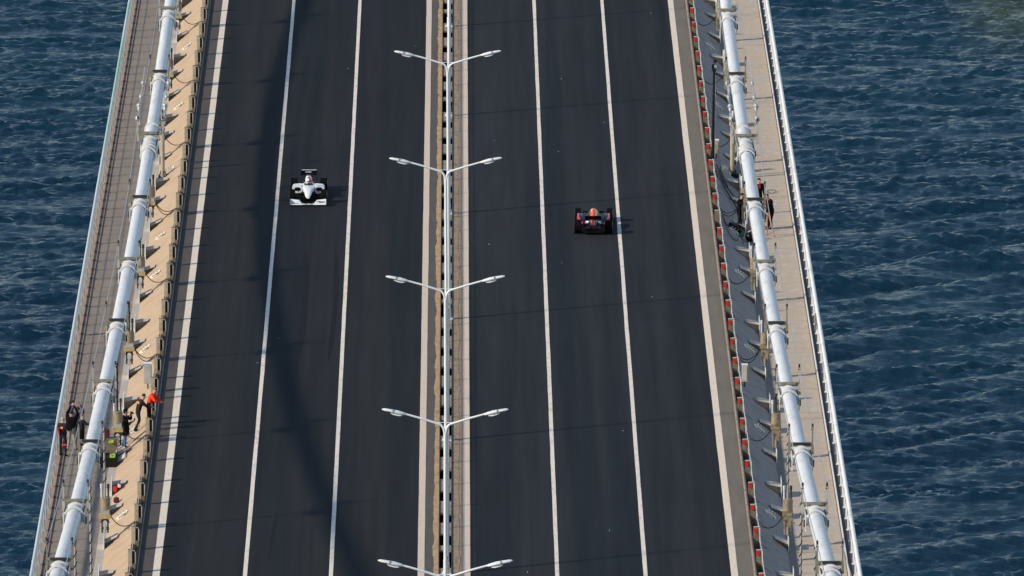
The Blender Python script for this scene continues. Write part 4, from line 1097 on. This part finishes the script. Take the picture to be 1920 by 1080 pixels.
# thin black camera mast
ms = thing('camera_mast', 'thin black camera mast leaning over the right guardrail', 'mast', (12.99, 549.0, .30))
obj('pole', MB().tube([(0,0,0),(.06,0,4.6)], [.075,.055], 8).mesh('pole','black'), ms)
obj('pole', MB().tube([(.09,0,0),(.12,0,4.2)], [.02,.02], 6).mesh('pole','silver'), ms)
hd_ = obj('camera_head', MB().box(-.05,.17,-.15,.1,4.5,4.8).tube([(.06,-.1,4.6),(.06,-.35,4.5)], .08, 8).ball((.1,0,4.95), .1, 8, 6).mesh('camera_head','black'), ms)
obj('lens', MB().tube([(.12,-.2,4.75),(.12,-.4,4.7)], .06, 8).mesh('lens','silver'), hd_)
# tangled black wires at the foot of the mast
def hose(label, pts, r=.028):
    V_ = [Vector(p) for p in pts]; out = []
    for i in range(len(V_)-1):
        p0, p1, p2, p3 = V_[max(i-1,0)], V_[i], V_[i+1], V_[min(i+2,len(V_)-1)]
        for t_ in range(6):
            u = t_/6
            out.append(.5*((2*p1)+(-p0+p2)*u+(2*p0-5*p1+4*p2-p3)*u*u+(-p0+3*p1-3*p2+p3)*u**3))
    out.append(V_[-1])
    out = [(p.x, p.y, max(p.z, (slope_z(abs(p.x)) if SX1 < abs(p.x) < SX0 else (WZ if abs(p.x) >= SX0 else SZ1))+.03)) for p in out]
    tag(obj('power_cable', MB().tube(out, r, 6).mesh('power_cable','black',smooth=True)), label, 'cable', 'loose black power cables')
hose('loop of black power cable coiled at the foot of the thin black mast', [(13.15,547.5,.4),(13.30,546,.3),(13.38,547.8,.25),(13.25,545.5,.3),(13.45,544,.1),(13.35,546.5,.2),(13.6,543.5,.0)], .035)
hose('long black power cable running down the right slope from the mast to the beige post', [(13.2,546.5,.4),(13.4,544.2,.15),(13.65,542.6,0),(13.9,541.8,-.2),(14.15,542.8,-.3),(14.2,546,-.1)], .035)
hose('thick black power cable hooked round the foot of the right beige post', [(13.35,543.2,.2),(13.6,541.6,.0),(13.9,539.5,-.2),(14.15,538.2,-.5),(14.25,540,-.5)], .04)
hose('thin black power cable from the guardrail to the photographer on the right', [(13.1,534.5,.5),(13.3,532.4,.2),(13.55,532.6,.1),(13.85,533.2,.2),(13.95,534.9,.7)], .022)
hose('second thin black power cable sagging below the photographer on the right', [(13.1,533.5,.45),(13.4,530.3,.1),(13.7,530,-.1),(13.9,531.2,-.1),(14.05,530.2,-.3)], .022)
# beige posts at mid span
for s, lb in ((-1,'left'),(1,'right')):
    y = 547.9 if s < 0 else 548.9; x = s*13.95
    p = thing('column', 'round beige steel column standing inside the %s main cable near mid span' % lb, 'post', (x, y, slope_z(13.95)))
    obj('shaft', MB().tube([(0,0,.1),(0,0,2.4)], .105, 14).mesh('shaft','post_beige',smooth=True), p)
    bs = MB().box(-.22,.22,-.22,.22,.0,.10)
    for a in range(4):
        c_, s_ = math.cos(a*math.pi/2+.4), math.sin(a*math.pi/2+.4)
        bs.tube([(c_*.2,s_*.2,.1),(c_*.2,s_*.2,.22)], .03, 6); bs.tube([(c_*.1,s_*.1,.42),(c_*.19,s_*.19,.1)], [.02,.04], 6)
    obj('base', bs.mesh('base','dark_steel'), p)
    obj('base_box', MB().box(s*.0-.30 if s > 0 else -.25, .30, -.5,-.26,-.1,.12).mesh('base_box','black'), p)
    obj('top_clamp', MB().box(-.12,.12,-.12,.12,2.4,2.5).tube([(0,0,2.5),(0,0,2.75)], .06, 8).box(-.2,.2,-.05,.05,2.62,2.68).mesh('top_clamp','dark_steel'), p)
# small black ring marking left on the right walkway
tag(obj('rope_coil', MB().tube([(.22*math.cos(t_*.45),.45*math.sin(t_*.45),.02) for t_ in range(15)], .014, 5).mesh('rope_coil','black'), None, (15.78, 545.3, WZ+.01)), 'small coil of black cord lying on the right walkway', 'cord')

# small specks of litter on the asphalt
lit = MB()
for _ in range(16):
    x = random.choice((random.uniform(-11.3,-1.4), random.uniform(1.3,11.3))); y = random.uniform(450,610); r_ = random.uniform(.008,.018)
    lit.box(x-r_,x+r_,y-r_*2,y+r_*2,.001,.02)
tag(obj('litter', lit.mesh('litter','white_paint')), 'tiny pale specks of litter scattered on the asphalt', 'litter', kind='stuff')
